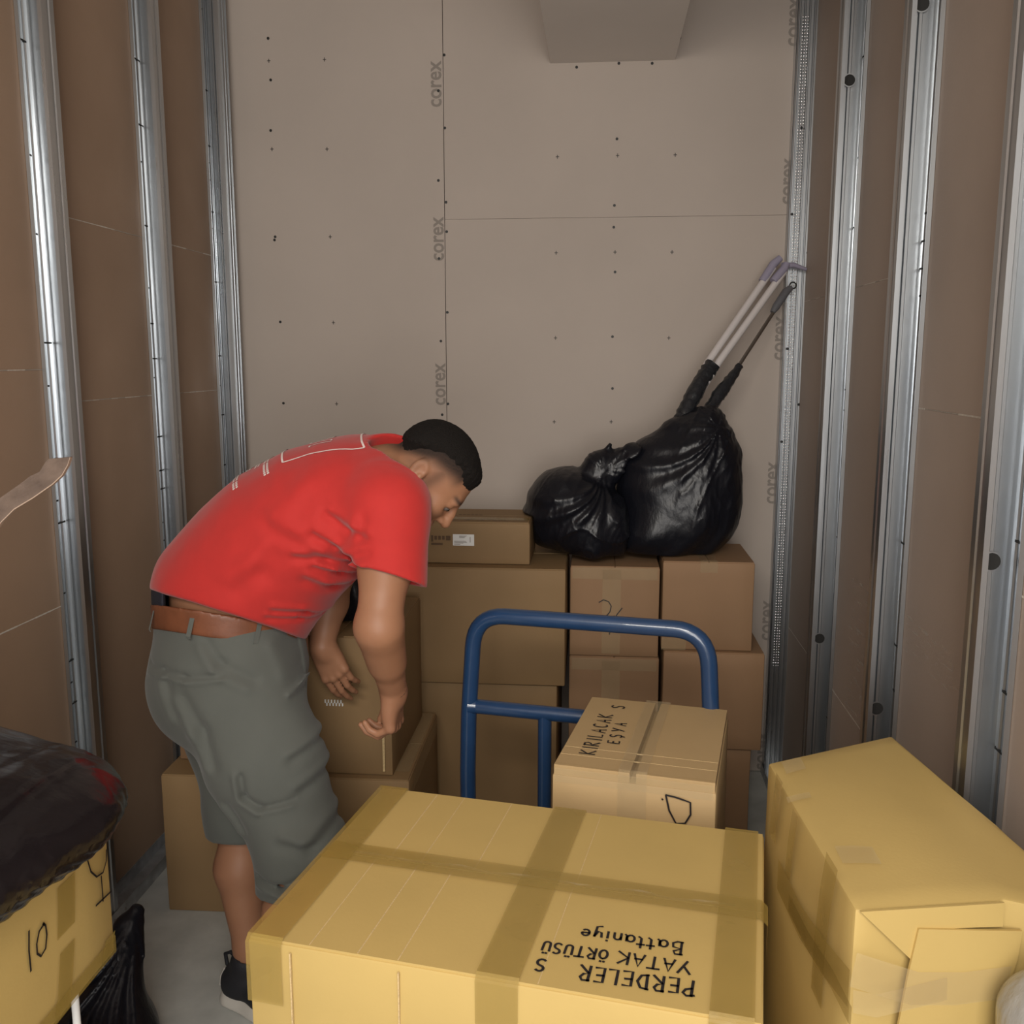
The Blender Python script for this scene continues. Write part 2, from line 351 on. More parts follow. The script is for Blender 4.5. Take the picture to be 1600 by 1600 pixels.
def carton(name, loc, rz, w, d, h, m, label, group=None, seam='x', gap=.004, bulge=.004, seed=0, flaps=True, cat='box', tapes=True, flap_lift=0, th=.003):
    o = empty(name, loc, rz, label=label, cat=cat, group=group)
    b = bm_obj('box_body', carton_body(w, d, h - (th if flaps else 0), bulge, seed), M[m], o, sharp=28)
    if flaps:
        z0, z1 = h - th - .0005, h + .0005
        for s in (-1, 1):
            mb = MB()
            if seam == 'x':
                y0, y1 = (-d / 2 + .003, -gap / 2) if s < 0 else (gap / 2, d / 2 - .003)
                V = boxv(-w / 2 + .003, w / 2 - .003, y0, y1, z0, z1); idx = (7, 6) if s < 0 else (4, 5)
            else:
                x0, x1 = (-w / 2 + .003, -gap / 2) if s < 0 else (gap / 2, w / 2 - .003)
                V = boxv(x0, x1, -d / 2 + .003, d / 2 - .003, z0, z1); idx = (5, 6) if s < 0 else (4, 7)
            V = [list(v) for v in V]
            for i in idx: V[i][2] += flap_lift
            mb.add(V, BF).build('top_flap', M[m], o)
    return o

# stroke letters for the marker writing: polylines on a unit-high grid, and the advance width
def arc(cx, cy, rx, ry, a0, a1, n=10): return [(cx + rx * math.cos(math.radians(a0 + (a1 - a0) * i / n)), cy + ry * math.sin(math.radians(a0 + (a1 - a0) * i / n))) for i in range(n + 1)]
G = {
 'P': ([[(.08, 0), (.16, 1)], [(.02, .93), (.4, 1.0), (.58, .82), (.45, .6), (.14, .5)]], .62),
 'E': ([[(.5, .95), (.08, .95), (.06, 0), (.52, .03)], [(.08, .5), (.42, .52)]], .6),
 'R': ([[(.06, 0), (.1, 1)], [(.04, .95), (.4, .98), (.52, .78), (.36, .55), (.1, .5), (.58, 0)]], .66),
 'D': ([[(.1, .02), (.1, .98)], [(.02, .96), (.4, .9), (.58, .5), (.4, .1), (.04, .03)]], .66),
 'L': ([[(.1, 1), (.08, .03), (.52, .06)]], .56),
 'S': ([arc(.32, .76, .22, .22, 40, 250, 10) + arc(.28, .26, .24, .26, 80, -140, 10)], .6),
 'Y': ([[(.02, 1), (.3, .5)], [(.62, 1), (.18, 0)]], .62),
 'A': ([[(.02, 0), (.3, 1), (.56, 0)], [(.12, .38), (.5, .4)]], .6),
 'T': ([[(0, .95), (.6, .97)], [(.3, .96), (.28, 0)]], .6),
 'K': ([[(.08, 1), (.06, 0)], [(.56, .98), (.08, .45), (.6, 0)]], .62),
 'Ö': ([arc(.32, .42, .26, .4, 90, 450, 16), [(.2, 1.05), (.22, 1.12)], [(.42, 1.05), (.44, 1.12)]], .66),
 'Ü': ([[(.06, .85), (.08, .2)] + arc(.3, .2, .22, .2, 180, 360, 8) + [(.54, .85)], [(.2, 1.05), (.22, 1.12)], [(.4, 1.05), (.42, 1.12)]], .64),
 'U': ([[(.06, .95), (.08, .2)] + arc(.3, .2, .22, .2, 180, 360, 8) + [(.54, .95)]], .64),
 'B': ([[(.08, 0), (.1, 1)], [(.02, .96), (.38, .98), (.46, .76), (.1, .54), (.5, .44), (.52, .14), (.3, 0), (.02, .02)]], .62),
 'a': ([arc(.24, .26, .2, .26, 60, 400, 12), [(.45, .5), (.45, .08), (.54, .0)]], .56),
 't': ([[(.2, .85), (.2, .1), (.34, .0)], [(.02, .58), (.4, .6)]], .38),
 'n': ([[(.06, .5), (.06, 0)], [(.06, .3)] + arc(.24, .34, .17, .18, 160, 0, 6) + [(.42, 0)]], .52),
 'i': ([[(.1, .5), (.1, .0)], [(.1, .68), (.11, .74)]], .24),
 'y': ([[(.04, .5), (.08, .15), (.26, .08), (.42, .5)], [(.42, .5), (.36, -.3), (.1, -.36)]], .52),
 'e': ([[(.06, .28), (.44, .30)] + arc(.25, .28, .2, .25, 5, 310, 12)], .52),
 'I': ([[(.1, 1), (.08, 0)]], .24),
 'C': ([arc(.34, .5, .28, .48, 55, 305, 14)], .6),
 'Ş': ([arc(.32, .76, .22, .22, 40, 250, 10) + arc(.28, .26, .24, .26, 80, -140, 10), [(.26, 0), (.3, -.14), (.2, -.22)]], .6),
 '1': ([[(.12, 1.0), (.14, 0)]], .34),
 '0': ([arc(.3, .52, .24, .48, 100, 470, 20)], .64),
 ' ': ([], .5),
}
def stroke_mesh(lines, O, X, Y, Nn, w):
    O, X, Y, Nn = map(Vector, (O, X, Y, Nn)); mb = MB()
    for ln in lines:
        P = [O + X * a + Y * b for a, b in ln]; n = len(P); V = []; Fa = []
        for i, p in enumerate(P):
            t = (P[min(i + 1, n - 1)] - P[max(i - 1, 0)]).normalized(); s = t.cross(Nn).normalized() * w / 2
            ext = -t * w * .3 if i == 0 else (t * w * .3 if i == n - 1 else Vector())
            V += [p - s + ext, p + s + ext]
        Fa = [(2 * i, 2 * i + 1, 2 * i + 3, 2 * i + 2) for i in range(n - 1)]
        mb.add(V, Fa)
    return mb
def write(parent, text, O, X, Y, Nn, size, w, sp=1.0, name='handwriting', jitter=.0, fit=None):
    if fit: adv_ = sum(G[ch][1] for ch in text); sp = (fit / size - .12 * len(text)) / adv_; 
    X = Vector(X).normalized(); Y = Vector(Y).normalized(); cx = 0; lines = []
    for ch in text:
        g, adv = G[ch]
        dy = random.uniform(-jitter, jitter)
        for ln in g: lines.append([((cx + a * min(sp, 1.0)) * size, (b + dy) * size) for a, b in ln])
        cx += adv * sp + .12
    mb = stroke_mesh(lines, O, X, Y, Nn, w)
    return mb.build(name, M['ink'], parent, label='black marker writing')
def local(o, p):
    m = Matrix.Translation(o.location) @ Matrix.Rotation(o.rotation_euler[2], 4, 'Z'); return m.inverted() @ Vector(p)

CY = math.radians(-10.0)             # the cart and its load stand turned by this much
# --- big carton at the front of the cart
ZB = .75
q = [pz(*p, ZB) for p in ((597, 1230), (1190, 1302), (1199, 1602), (385, 1465))]
c = sum(q) / 4
wB = (np.linalg.norm(q[1] - q[0]) + np.linalg.norm(q[2] - q[3])) / 2; dB = (np.linalg.norm(q[3] - q[0]) + np.linalg.norm(q[2] - q[1])) / 2
ZP = .185
big = carton('cardboard_box', (c[0], c[1], ZP), math.radians(-9.6), wB, dB, ZB - ZP, 'card', 'large yellow cardboard box lettered PERDELER, strapped with brown tape', seam='x', gap=.003, bulge=.006, seed=3)
hB = ZB - ZP; T = hB + .0012
def onbig(px, py): return local(big, pz(px, py, ZB))
for cx, wd in ((-wB / 2 + .028, .058), (onbig(830, 1420)[0] - .005, .062), (wB / 2 - .040, .058)):
    tape(big, over_edges(wB, dB, hB, 'y', cx, 0, .0025, front=.07 if cx > -.2 else .1), (1, 0, 0), wd)
tape(big, over_edges(wB, dB, hB, 'x', 0.0, 0, .0032), (0, 1, 0), .055)
# centre seam ridge of crinkled clear tape
tape(big, [(-wB / 2 + .05 + i * .05, .004 * math.sin(i * 2.1), T + .0045 + .0008 * math.sin(i * 3.3)) for i in range(int((wB - .06) / .05) + 1)], (0, 1, .15), .006, 'tape_clear', 'tape_ridge')
# pressed creases on flaps and front, pale to paint light on their edges
for px, w_ in ((640, .0009), (690, .0007), (775, .0008), (930, .0006)):
    p = onbig(px, 1300); mb = MB()
    mb.box(p.x - w_, p.x + w_, .006, dB / 2 - .005, hB - .001, hB + .0009); mb.build('lit_crease', M['card_pale'], big)
for px, w_ in ((520, .0007), (600, .0009), (665, .0008), (880, .0006)):
    p = onbig(px, 1430); mb = MB()
    mb.box(p.x - w_, p.x + w_, -dB / 2 + .005, -.006, hB - .001, hB + .0009); mb.build('lit_crease', M['card_pale'], big)
for x in (-.30, -.13):
    mb = MB(); mb.box(x - .001, x + .001, -dB / 2 - .0064, -dB / 2 - .003, .02, hB - .012); mb.build('lit_crease', M['card_pale'], big)
def wr_px(o, text, pO, pX_, z, height, w, sp, jitter=.03):
    A = pz(*pO, z); Bq = pz(*pX_, z); Ol = local(o, A); Xl = local(o, Bq) - Ol; Xl.z = 0
    Yl = Vector((0, 0, 1)).cross(Xl).normalized(); Ol.z = z - o.location[2] + .0022
    return write(o, text, Ol, Xl, Yl, (0, 0, 1), height, w, sp, jitter=jitter, fit=Xl.length)
wr_px(big, 'PERDELER', (1086, 1535), (902, 1509), ZB, .033, .0042, .86)
wr_px(big, 'S', (856, 1502), (836, 1499), ZB, .027, .0042, 1)
wr_px(big, 'YATAK', (1080, 1506), (962, 1488), ZB, .028, .0038, .8)
wr_px(big, 'ÖRTÜSÜ', (952, 1488), (846, 1472), ZB, .025, .0038, .84)
wr_px(big, 'Battaniye', (1068, 1475), (905, 1452), ZB, .031, .0038, .95)

# --- fragile carton at the back of the cart
ZS = .78
q = [pz(*p, ZS) for p in ((925, 1088), (1140, 1110), (1118, 1225), (862, 1195))]
c = sum(q) / 4
wS = (np.linalg.norm(q[1] - q[0]) + np.linalg.norm(q[2] - q[3])) / 2; dS = (np.linalg.norm(q[3] - q[0]) + np.linalg.norm(q[2] - q[1])) / 2
small = carton('cardboard_box', (c[0], c[1], ZP), math.radians(-10.6), wS, dS, ZS - ZP, 'card_tan', 'tan cardboard box lettered KIRILACAK EŞYA with a glass symbol', seam='y', gap=.013, bulge=.004, seed=5, th=.02)
hS = ZS - ZP
tape(small, over_edges(wS, dS, hS, 'y', 0, 0, .0028, front=.16), (1, 0, 0), .058, 'tape_clear')
tape(small, [(-wS / 2 + .006 + i * (wS - .012) / 8, -dS / 2 + .002, hS + .004 + .0015 * math.sin(i * 1.9)) for i in range(9)], (0, 1, -.6), .026, 'tape_clear')
tape(small, [(-wS / 2 + .006 + i * (wS - .012) / 8, -dS / 2 - .0085, hS - .016) for i in range(9)], (0, 0, 1), .03, 'tape_clear')
for y in (-dS / 2 + .06, -dS / 2 + .1): 
    mb = MB(); mb.box(-wS / 2 + .004, wS / 2 - .004, y - .0007, y + .0007, hS - .001, hS + .0009); mb.build('lit_crease', M['card_pale'], small)  # creases in a paler colour that paints light along their edges
wr_px(small, 'KIRILACAK', (929, 1181), (959, 1116), ZS, .032, .0042, .78)
wr_px(small, 'S', (974, 1109), (980, 1098), ZS, .030, .0042, 1)
wr_px(small, 'EŞYA', (967, 1164), (981, 1127), ZS, .026, .0042, .80)
yf = -dS / 2 - .009
gl = [[(0, .1), (.012, .045), (.035, .0), (.065, .005), (.082, .04), (.080, .085), (.055, .092), (.03, .098), (0, .102)], [(.045, 0), (.046, -.05), (.046, -.06)], [(.02, -.062), (.075, -.058)], [(-.012, .085), (-.010, .083)]]
gl = [[(a * .60, b * .56) for a, b in ln] for ln in gl]
stroke_mesh(gl, (.068, yf, hS - .088), (1, 0, 0), (0, 0, 1), (0, -1, 0), .0036).build('glass_symbol', M['ink'], small, label='hand-drawn wine glass')

# --- platform cart
HL, HR = pz(735, 955, .97), pz(1115, 985, .97)
hm = (HL + HR) / 2
cart = empty('platform_cart', (hm[0], hm[1], 0), CY, label='blue steel platform cart with a tubular push handle', cat='cart')
hw = np.linalg.norm(HR - HL) / 2
mb = MB(); mb.box(-hw - .005, hw + .005, -.90, .03, .155, ZP - .001); mb.build('platform', M['deck'], cart)
pl = []
R = .085; zt = .965
lean = .0
pl = [(-hw - .006, 0, ZP - .02), (-hw - .008, 0, .55), (-hw - .004, 0, .70)] + bez((-hw + .008, 0, zt - R), (-hw + .014, 0, zt), (-hw + R + .01, 0, zt), 8) + bez((hw - R - .01, 0, zt), (hw - .014, 0, zt), (hw - .008, 0, zt - R), 8) + [(hw + .004, 0, .70), (hw + .008, 0, .55), (hw + .006, 0, ZP - .02)]
V, Fa = tube(pl, .0205, 18); obj('handle', V, Fa, M['blue'], cart, sharp=50)
zc = pY(800, 1113, 2.26)[2]
V, Fa = tube([(-hw - .004, 0, zc), (hw + .004, 0, zc)], .0185, 16); obj('crossbar', V, Fa, M['blue'], cart, sharp=50)
xs_ = local(cart, pY(852, 1180, 2.27)).x
for x in (xs_, -xs_):
    V, Fa = tube([(x, 0, ZP - .02), (x, 0, zc)], .0175, 16); obj('strut', V, Fa, M['blue'], cart, sharp=50)
for x, z in ((-hw - .004, zc), (hw + .004, zc)):
    V, Fa = tube([(x * .99, 0, z), (x * .925, 0, z)], [.0235, .019], 16); obj('weld_collar', V, Fa, M['blue'], cart, sharp=50)
for x in (-hw + .06, hw - .06):
    for y in (-.82, -.06):
        V, Fa = tube([(x - .016, y, .0605), (x + .016, y, .0605)], .06, 24); wh = obj('wheel', V, Fa, M['rubber'], cart, sharp=40)
        mb = MB(); mb.box(x - .024, x - .020, y - .025, y + .025, .05, .156); mb.box(x + .020, x + .024, y - .025, y + .025, .05, .156); mb.build('caster_fork', M['chrome'], wh)

# --- stacks along the back
def stack_box(name, x0, x1, yf, d, z0, z1, m, label, rz=0, **k):
    return carton(name, ((x0 + x1) / 2, yf + d / 2, z0), math.radians(rz), x1 - x0, d, z1 - z0 - .001, m, label, **k)
G3 = 'cartons stacked at the back wall'
b_low = stack_box('cardboard_box', -.62, -.125, 2.965, .46, 0, .548, 'card_brown', 'large plain carton under the large carton and flat carton', group=G3, seed=11, gap=.006)
b_up = stack_box('cardboard_box', -.795, -.101, 2.945, .50, .55, .938, 'card_brown', 'wide plain carton carrying the flat labelled carton', group=G3, seed=12, gap=.006, rz=.4)
b_flat = stack_box('cardboard_box', -.72, -.218, 3.0, .27, .939, 1.078, 'card_brown', 'flat carton with a white label and dark print', group=G3, seed=13, bulge=.002)
c2 = []
zs = [0, .312, .622, .928]
for i in range(3):
    c2.append(stack_box('cardboard_box', -.088 + (.004 if i == 0 else 0), .205 + (.012 if i == 0 else .004 * (i == 1)), 3.05, .36, zs[i] + (.001 if i else 0), zs[i + 1], 'card_red', ['bottom carton of the stack under the taped scribbled carton', 'middle carton of the stack under the taped scribbled carton', 'taped carton with a black scribble under the bags'][i], group=G3, seed=20 + i, seam='y', bulge=.003))
zs3 = [0, .318, .652, .95]
xr3 = [(.23, .520), (.222, .548), (.214, .508)]
c3 = []
for i in range(3):
    c3.append(stack_box('cardboard_box', xr3[i][0], xr3[i][1], 3.05 - (.02 if i == 1 else 0), .32, zs3[i] + (.001 if i else 0), zs3[i + 1], 'card_red', ['bottom carton of the stack beside the corner profile', 'middle carton of the stack beside the corner profile', 'plain square carton under the black bag with poles'][i], group=G3, seed=30 + i, seam='y', bulge=.004))
# marks, tape, label
yf = -.36 / 2 - .0055
sc = [[(lambda p: (p.x, p.z))(local(c2[2], pY(x, y, 3.045))) for x, y in ln] for ln in (((936, 941), (943, 937), (951, 940), (955, 947), (953, 956), (946, 964)), ((935, 962), (933, 970), (936, 978), (944, 978), (952, 971), (960, 962)), ((972, 950), (964, 960), (957, 974), (952, 991)))]
stroke_mesh(sc, (0, yf - .001, 0), (1, 0, 0), (0, 0, 1), (0, -1, 0), .0034).build('scribble', M['ink'], c2[2])
hh = .305
for o, wd in ((c2[2], .293), (c2[1], .297)):
    tape(o, [(-.01, yf, .01), (-.01, yf, hh - .01)], (1, 0, 0), .06, 'tape_clear')
    tape(o, [(-wd / 2 + .008 + i * (wd - .016) / 6, yf, hh - .022) for i in range(7)], (0, 0, 1), .04, 'tape_clear')
tape(c3[2], [(.0, -.16 - .0065, .262), (.0, -.16 - .0065, .296), (.0, -.155, .3005), (.0, 0, .3005)], (1, 0, 0), .055, 'tape_clear')
tape(c3[2], [(-.147 + i * .04, -.16 - .0065, .02) for i in range(3)], (0, 0, 1), .04, 'tape_clear')
def px_local(o, px, py, Yw): return local(o, pY(px, py, Yw))
fy = -.27 / 2 - .0028
a = px_local(b_flat, 708, 852, 3.0); b = px_local(b_flat, 741, 835, 3.0)
lb = MB().box(a.x, b.x, fy - .001, fy, a.z, b.z).build('paper_label', M['label'], b_flat, label='white shipping label')
mb = MB(); wl_ = b.x - a.x; hl_ = b.z - a.z
for i, (u0, u1, v) in enumerate(((.30, .66, .86), (.30, .60, .78), (.30, .55, .70), (.06, .62, .40), (.06, .66, .31), (.06, .5, .22), (.06, .35, .12))):
    mb.box(a.x + u0 * wl_, a.x + u1 * wl_, fy - .0014, fy - .0008, a.z + v * hl_ - .0008, a.z + v * hl_ + .0008)
mb.box(a.x + .8 * wl_, a.x + .83 * wl_, fy - .0014, fy - .0008, a.z + .3 * hl_, a.z + .8 * hl_)
mb.build('label_print', M['print'], lb)
mb = MB()
for x0, x1, y0, y1 in ((674, 677, 836, 846), (679, 683, 837, 843), (685, 689, 837, 843), (691, 695, 837, 843), (697, 704, 837, 844), (674, 692, 848, 851)):
    p = px_local(b_flat, x0, y1, 3.0); r_ = px_local(b_flat, x1, y0, 3.0); mb.box(p.x, r_.x, fy - .0007, fy, p.z, r_.z)
mb.build('brown_print', M['brown_ink'], b_flat)
tape(b_flat, [(-.245 + i * .07, -.075, .1400) for i in range(8)], (0, 1, 0), .05, 'tape')
mb = MB()
for i in range(18):
    x = random.uniform(-.05, .17); y = random.uniform(-.11, -.085); mb.box(x, x + random.uniform(.006, .02), y, y + random.uniform(.002, .006), .1390, .1396)
for i in range(6): mb.box(-.0 + i * .014, .010 + i * .014, .0, .006, .1390, .1396)
mb.build('dark_print', M['brown_ink'], b_flat, kind='stuff')

# --- cartons on the left behind the person
G4 = 'cartons by the left wall'
bA = stack_box('cardboard_box', -1.243, -.90, 2.462, .40, 0, .424, 'card_brown', 'plain carton on the floor beside the left wall track', group=G4, seed=41, rz=1.5)
bA2 = stack_box('cardboard_box', -1.225, -.89, 2.56, .36, .425, .79, 'card_red', 'carton standing on the floor carton beside the left wall', group=G4, seed=42)
bB = stack_box('cardboard_box', -.875, -.508, 2.40, .50, 0, .462, 'card_brown', 'taped carton under the carton the man reaches for', group=G4, seed=43, rz=1.0)
bC = stack_box('cardboard_box', -.83, -.553, 2.425, .44, .463, .858, 'card_brown', 'open carton the man is reaching for', group=G4, seed=44, seam='y', gap=.02)
tape(bB, [(.15, -.20, .4635), (.15, .24, .4635)], (1, 0, 0), .05, 'tape_clear')
tape(bB, [(.1875, -.2, .435), (.1875, .24, .435)], (0, 0, 1), .05, 'tape_clear')
mb = MB(); mb.box(.113, .119, -.2285, -.223, .015, .15); mb.build('corner_fold', M['card_pale'], bC)
# white patterned strip of tape on its front
a = px_local(bC, 508, 1103, 2.42); b = px_local(bC, 537, 1093, 2.42); mb = MB()
for i in range(12):
    x = a.x + (b.x - a.x) * i / 12; dz = (b.z - a.z)
    mb.box(x, x + (b.x - a.x) / 16, -.2285, -.225, a.z + dz * (.1 if i % 2 else .5), a.z + dz * (.5 if i % 2 else .95))
mb.build('patterned_strip', M['label'], bC)

# --- box marked 10 on a white stand, left foreground
X10 = -.75; z10 = .676; w10, d10, h10 = .42, .48, .235
b10 = carton('cardboard_box', (X10 - w10 / 2, 1.305 - d10 / 2, z10), 0, w10, d10, h10, 'card', 'yellow cardboard box marked 10 with a glass symbol', seam='y', bulge=.003, seed=51)
def on10(px, py): return local(b10, pX(px, py, X10 + .004))
def stroke10(lines_px, w, name):
    lines = [[(on10(*p).y, on10(*p).z) for p in ln] for ln in lines_px]
    return stroke_mesh(lines, (w10 / 2 + .0052, 0, 0), (0, 1, 0), (0, 0, 1), (1, 0, 0), w).build(name, M['ink'], b10, label='black marker writing')
stroke10([[(44, 1455), (44, 1485), (47, 1517)], [(68, 1443), (60, 1455), (56, 1475), (57, 1490), (63, 1494), (70, 1482), (72, 1460), (70, 1446), (66, 1443)]], .0036, 'handwriting')
stroke10([[(165, 1328), (165, 1345), (160, 1363), (150, 1370), (141, 1362), (136, 1345), (135, 1330)], [(157, 1369), (160, 1408)], [(149, 1415), (172, 1393)]], .0032, 'glass_symbol')
for pts, wd in ((((103, 1375), (103, 1455)), .045), (((105, 1478), (98, 1600)), .038), (((172, 1462), (166, 1500)), .03)):
    A, Bq = on10(*pts[0]), on10(*pts[1]); x = w10 / 2 + .0046
    tape(b10, [(x, A.y, A.z), (x + .0004, (A.y + Bq.y) / 2, (A.z + Bq.z) / 2), (x, Bq.y, max(Bq.z, .005))], (0, 1, 0), wd)
tape(b10, [(w10 / 2 + .0042, -d10 / 2 + .01, .016), (w10 / 2 + .0042, d10 / 2 - .004, .016)], (0, 0, 1), .028)
st = empty('metal_stand', (X10 - w10 / 2, 1.305 - d10 / 2, 0), 0, label='white thin-legged metal stand under the box marked 10', cat='stand')
mb = MB(); mb.box(-w10 / 2 + .03, w10 / 2 - .03, -d10 / 2 + .02, d10 / 2 - .05, .668, z10 - .001); mb.build('stand_top', M['white_metal'], st)
lx = local(st, pX(145, 1570, X10 - .02))
for x in (-w10 / 2 + .036, w10 / 2 - .036):
    for y in (-d10 / 2 + .04, d10 / 2 - .06):
        V, Fa = tube([(x, y, 0), (x, y, .669)], .006, 10); obj('leg', V, Fa, M['white_metal'], st, sharp=40)

# --- crushed tall box on the right
ZR = .862
TL, TB, TFf, TFl = pz(1200, 1192, ZR), pz(1393, 1149, ZR), pz(1570, 1405, ZR), pz(1336, 1421, ZR)
To1 = pz(1596, 1322, ZR - .008); 
To2 = To1 + (To1 - TB) * .42; To2[2] = ZR - .02; To2[0] = min(To2[0], .70)
rb = empty('cardboard_box', (.48, 1.53, 0), 0, label='tall dented cardboard box wrapped in clear tape beside the right wall', cat='box')
org = np.array([.48, 1.53, 0])
def L3(p): return Vector(np.array(p) - org)
def gridquad(a, b, c_, d_, nu, nv, f=None):
    V = []; Fa = []
    for j in range(nv + 1):
        for i in range(nu + 1):
            u, v = i / nu, j / nv; p = (1 - u) * (1 - v) * a + u * (1 - v) * b + u * v * c_ + (1 - u) * v * d_
            if f: p = p + f(u, v)
            V.append(p)
    for j in range(nv):
        for i in range(nu): k = j * (nu + 1) + i; Fa.append((k, k + 1, k + nu + 2, k + nu + 1))
    return V, Fa
def down(p, z=0.001, off=(0, 0)): return np.array([p[0] + off[0], p[1] + off[1], z])
A = [TFl, TL, TB, To1, To2, TFf]
mb = MB(); Z = np.zeros(3)
up = lambda u, v: np.array([0, 0, .012 * math.sin(math.pi * u) * math.sin(math.pi * v)])
V, Fa = gridquad(TFl, TFf, TB, TL, 10, 12, up); mb.add([L3(p) for p in V], Fa)
V, Fa = gridquad(TFf, To2, To1, TB, 5, 12, lambda u, v: np.array([0, 0, .004 * math.sin(math.pi * u) * math.sin(math.pi * v)])); mb.add([L3(p) for p in V], Fa)
# left side, bulging near the back top corner
def bl(u, v): return np.array([-.014 * math.sin(math.pi * v) * (.3 + .7 * u), 0, 0])
V, Fa = gridquad(TFl, TL, down(TL), down(TFl), 12, 14, lambda u, v: np.array([-.016 * math.sin(math.pi * min(1, v * 1.6)) * math.sin(math.pi * u) ** .5, 0, 0])); mb.add([L3(p) for p in V], [f[::-1] for f in Fa])
V, Fa = gridquad(TL, TB, down(TB), down(TL), 10, 14); mb.add([L3(p) for p in V], [f[::-1] for f in Fa])
V, Fa = gridquad(TB, To1, down(To1, off=(-.02, 0)), down(TB), 5, 14); mb.add([L3(p) for p in V], [f[::-1] for f in Fa])
V, Fa = gridquad(To1, To2, down(To2, off=(-.03, 0)), down(To1, off=(-.02, 0)), 12, 14); mb.add([L3(p) for p in V], [f[::-1] for f in Fa])
V, Fa = gridquad(TFf, TFl, down(TFl), down(TFf), 10, 14, lambda u, v: np.array([0, .010 * math.sin(math.pi * u) * math.sin(math.pi * min(1, v * 3)), 0])); mb.add([L3(p) for p in V], [f[::-1] for f in Fa])
V, Fa = gridquad(To2, TFf, down(TFf), down(To2, off=(-.03, 0)), 5, 14); mb.add([L3(p) for p in V], [f[::-1] for f in Fa])
rbb = mb.build('box_body', M['card'], rb)
bmn = bmesh.new(); bmn.from_mesh(rbb.data); bmesh.ops.remove_doubles(bmn, verts=bmn.verts, dist=.0015); bmesh.ops.recalc_face_normals(bmn, faces=bmn.faces)
bmesh.ops.bevel(bmn, geom=[e for e in bmn.edges if len(e.link_faces) == 2 and e.calc_face_angle() > .9], offset=.006, segments=2, affect='EDGES', profile=.5)
bmn.to_mesh(rbb.data); bmn.free(); rbb.data.shade_smooth(); rbb.data.set_sharp_from_angle(angle=math.radians(32))
# front: folded lip and separate flap panel
fn = np.cross(TFf - TFl, [0, 0, -1.]); fn /= np.linalg.norm(fn)
if fn[1] > 0: fn = -fn
ex = (TFf - TFl) / np.linalg.norm(TFf - TFl); ez = np.array([0, 0, 1.])
def onfront(px, py, o=.0):
    d = ray(px, py); t = np.dot(TFl + fn * o - CC, fn) / np.dot(d, fn); return CC + d * t
def panel(name, pts, o, th, m):
    a = [onfront(*p, o) for p in pts]; b = [p - fn * th for p in a]; n = len(a)
    V = [L3(p) for p in a + b]; Fa = [tuple(range(n)), tuple(range(2 * n - 1, n - 1, -1))] + [(i, n + i, n + (i + 1) % n, (i + 1) % n) for i in range(n)]
    ob = obj(name, V, Fa, M[m], rb)
    q_ = bmesh.new(); q_.from_mesh(ob.data); bmesh.ops.recalc_face_normals(q_, faces=q_.faces); q_.to_mesh(ob.data); q_.free(); return ob
panel('folded_lip', ((1345, 1425), (1570, 1411), (1567, 1448), (1437, 1452), (1424, 1500)), .010, .004, 'card')
panel('loose_flap', ((1436, 1452), (1598, 1455), (1590, 1500), (1556, 1602), (1540, 1660), (1395, 1660), (1404, 1602), (1420, 1520)), .014, .004, 'card')
def front_tape(pts, wd, o=.0165, m='tape_clear'):
    P_ = [L3(onfront(*p, o)) for p in pts]; t = (P_[-1] - P_[0]).normalized(); return tape(rb, P_, Vector(fn).cross(t), wd, m)
front_tape(((1333, 1515), (1380, 1530), (1430, 1545), (1500, 1545), (1575, 1535)), .05)
front_tape(((1333, 1565), (1370, 1572), (1420, 1560), (1480, 1545)), .035)
ln = np.cross(TL - TFl, [0, 0, 1.]); ln /= np.linalg.norm(ln)
if ln[0] > 0: ln = -ln
def onleft(px, py, o=.016):
    d = ray(px, py); t = np.dot(TFl + ln * o - CC, ln) / np.dot(d, ln); return L3(CC + d * t)
for pts, wd in ((((1215, 1365), (1250, 1440), (1290, 1500), (1326, 1545)), .055), (((1232, 1410), (1262, 1470), (1300, 1530), (1330, 1590)), .03)):
    P_ = [onleft(*p) for p in pts]; tape(rb, P_, (0, 0, 1), wd, 'tape')
for pts, wd in ((((1300, 1345), (1290, 1400), (1280, 1480), (1275, 1560)), .05), (((1243, 1270), (1235, 1320), (1230, 1370)), .03), (((1218, 1215), (1212, 1260), (1206, 1310)), .04)):
    P_ = [onleft(*p, .0145) for p in pts]; tape(rb, P_, Vector(TL - TFl), wd, 'tape')
for pts, wd in ((((1255, 1195), (1225, 1200)), .05), (((1370, 1340), (1310, 1335)), .05), (((1266, 1245), (1230, 1250)), .02)):
    P_ = [L3(pz(*p, ZR + .010)) for p in pts]; P_ = [P_[0] + Vector((0, 0, .004)), (P_[0] + P_[1]) / 2 + Vector((0, 0, .003)), P_[1]]; tape(rb, P_, (0, 1, 0), wd, 'tape_clear')
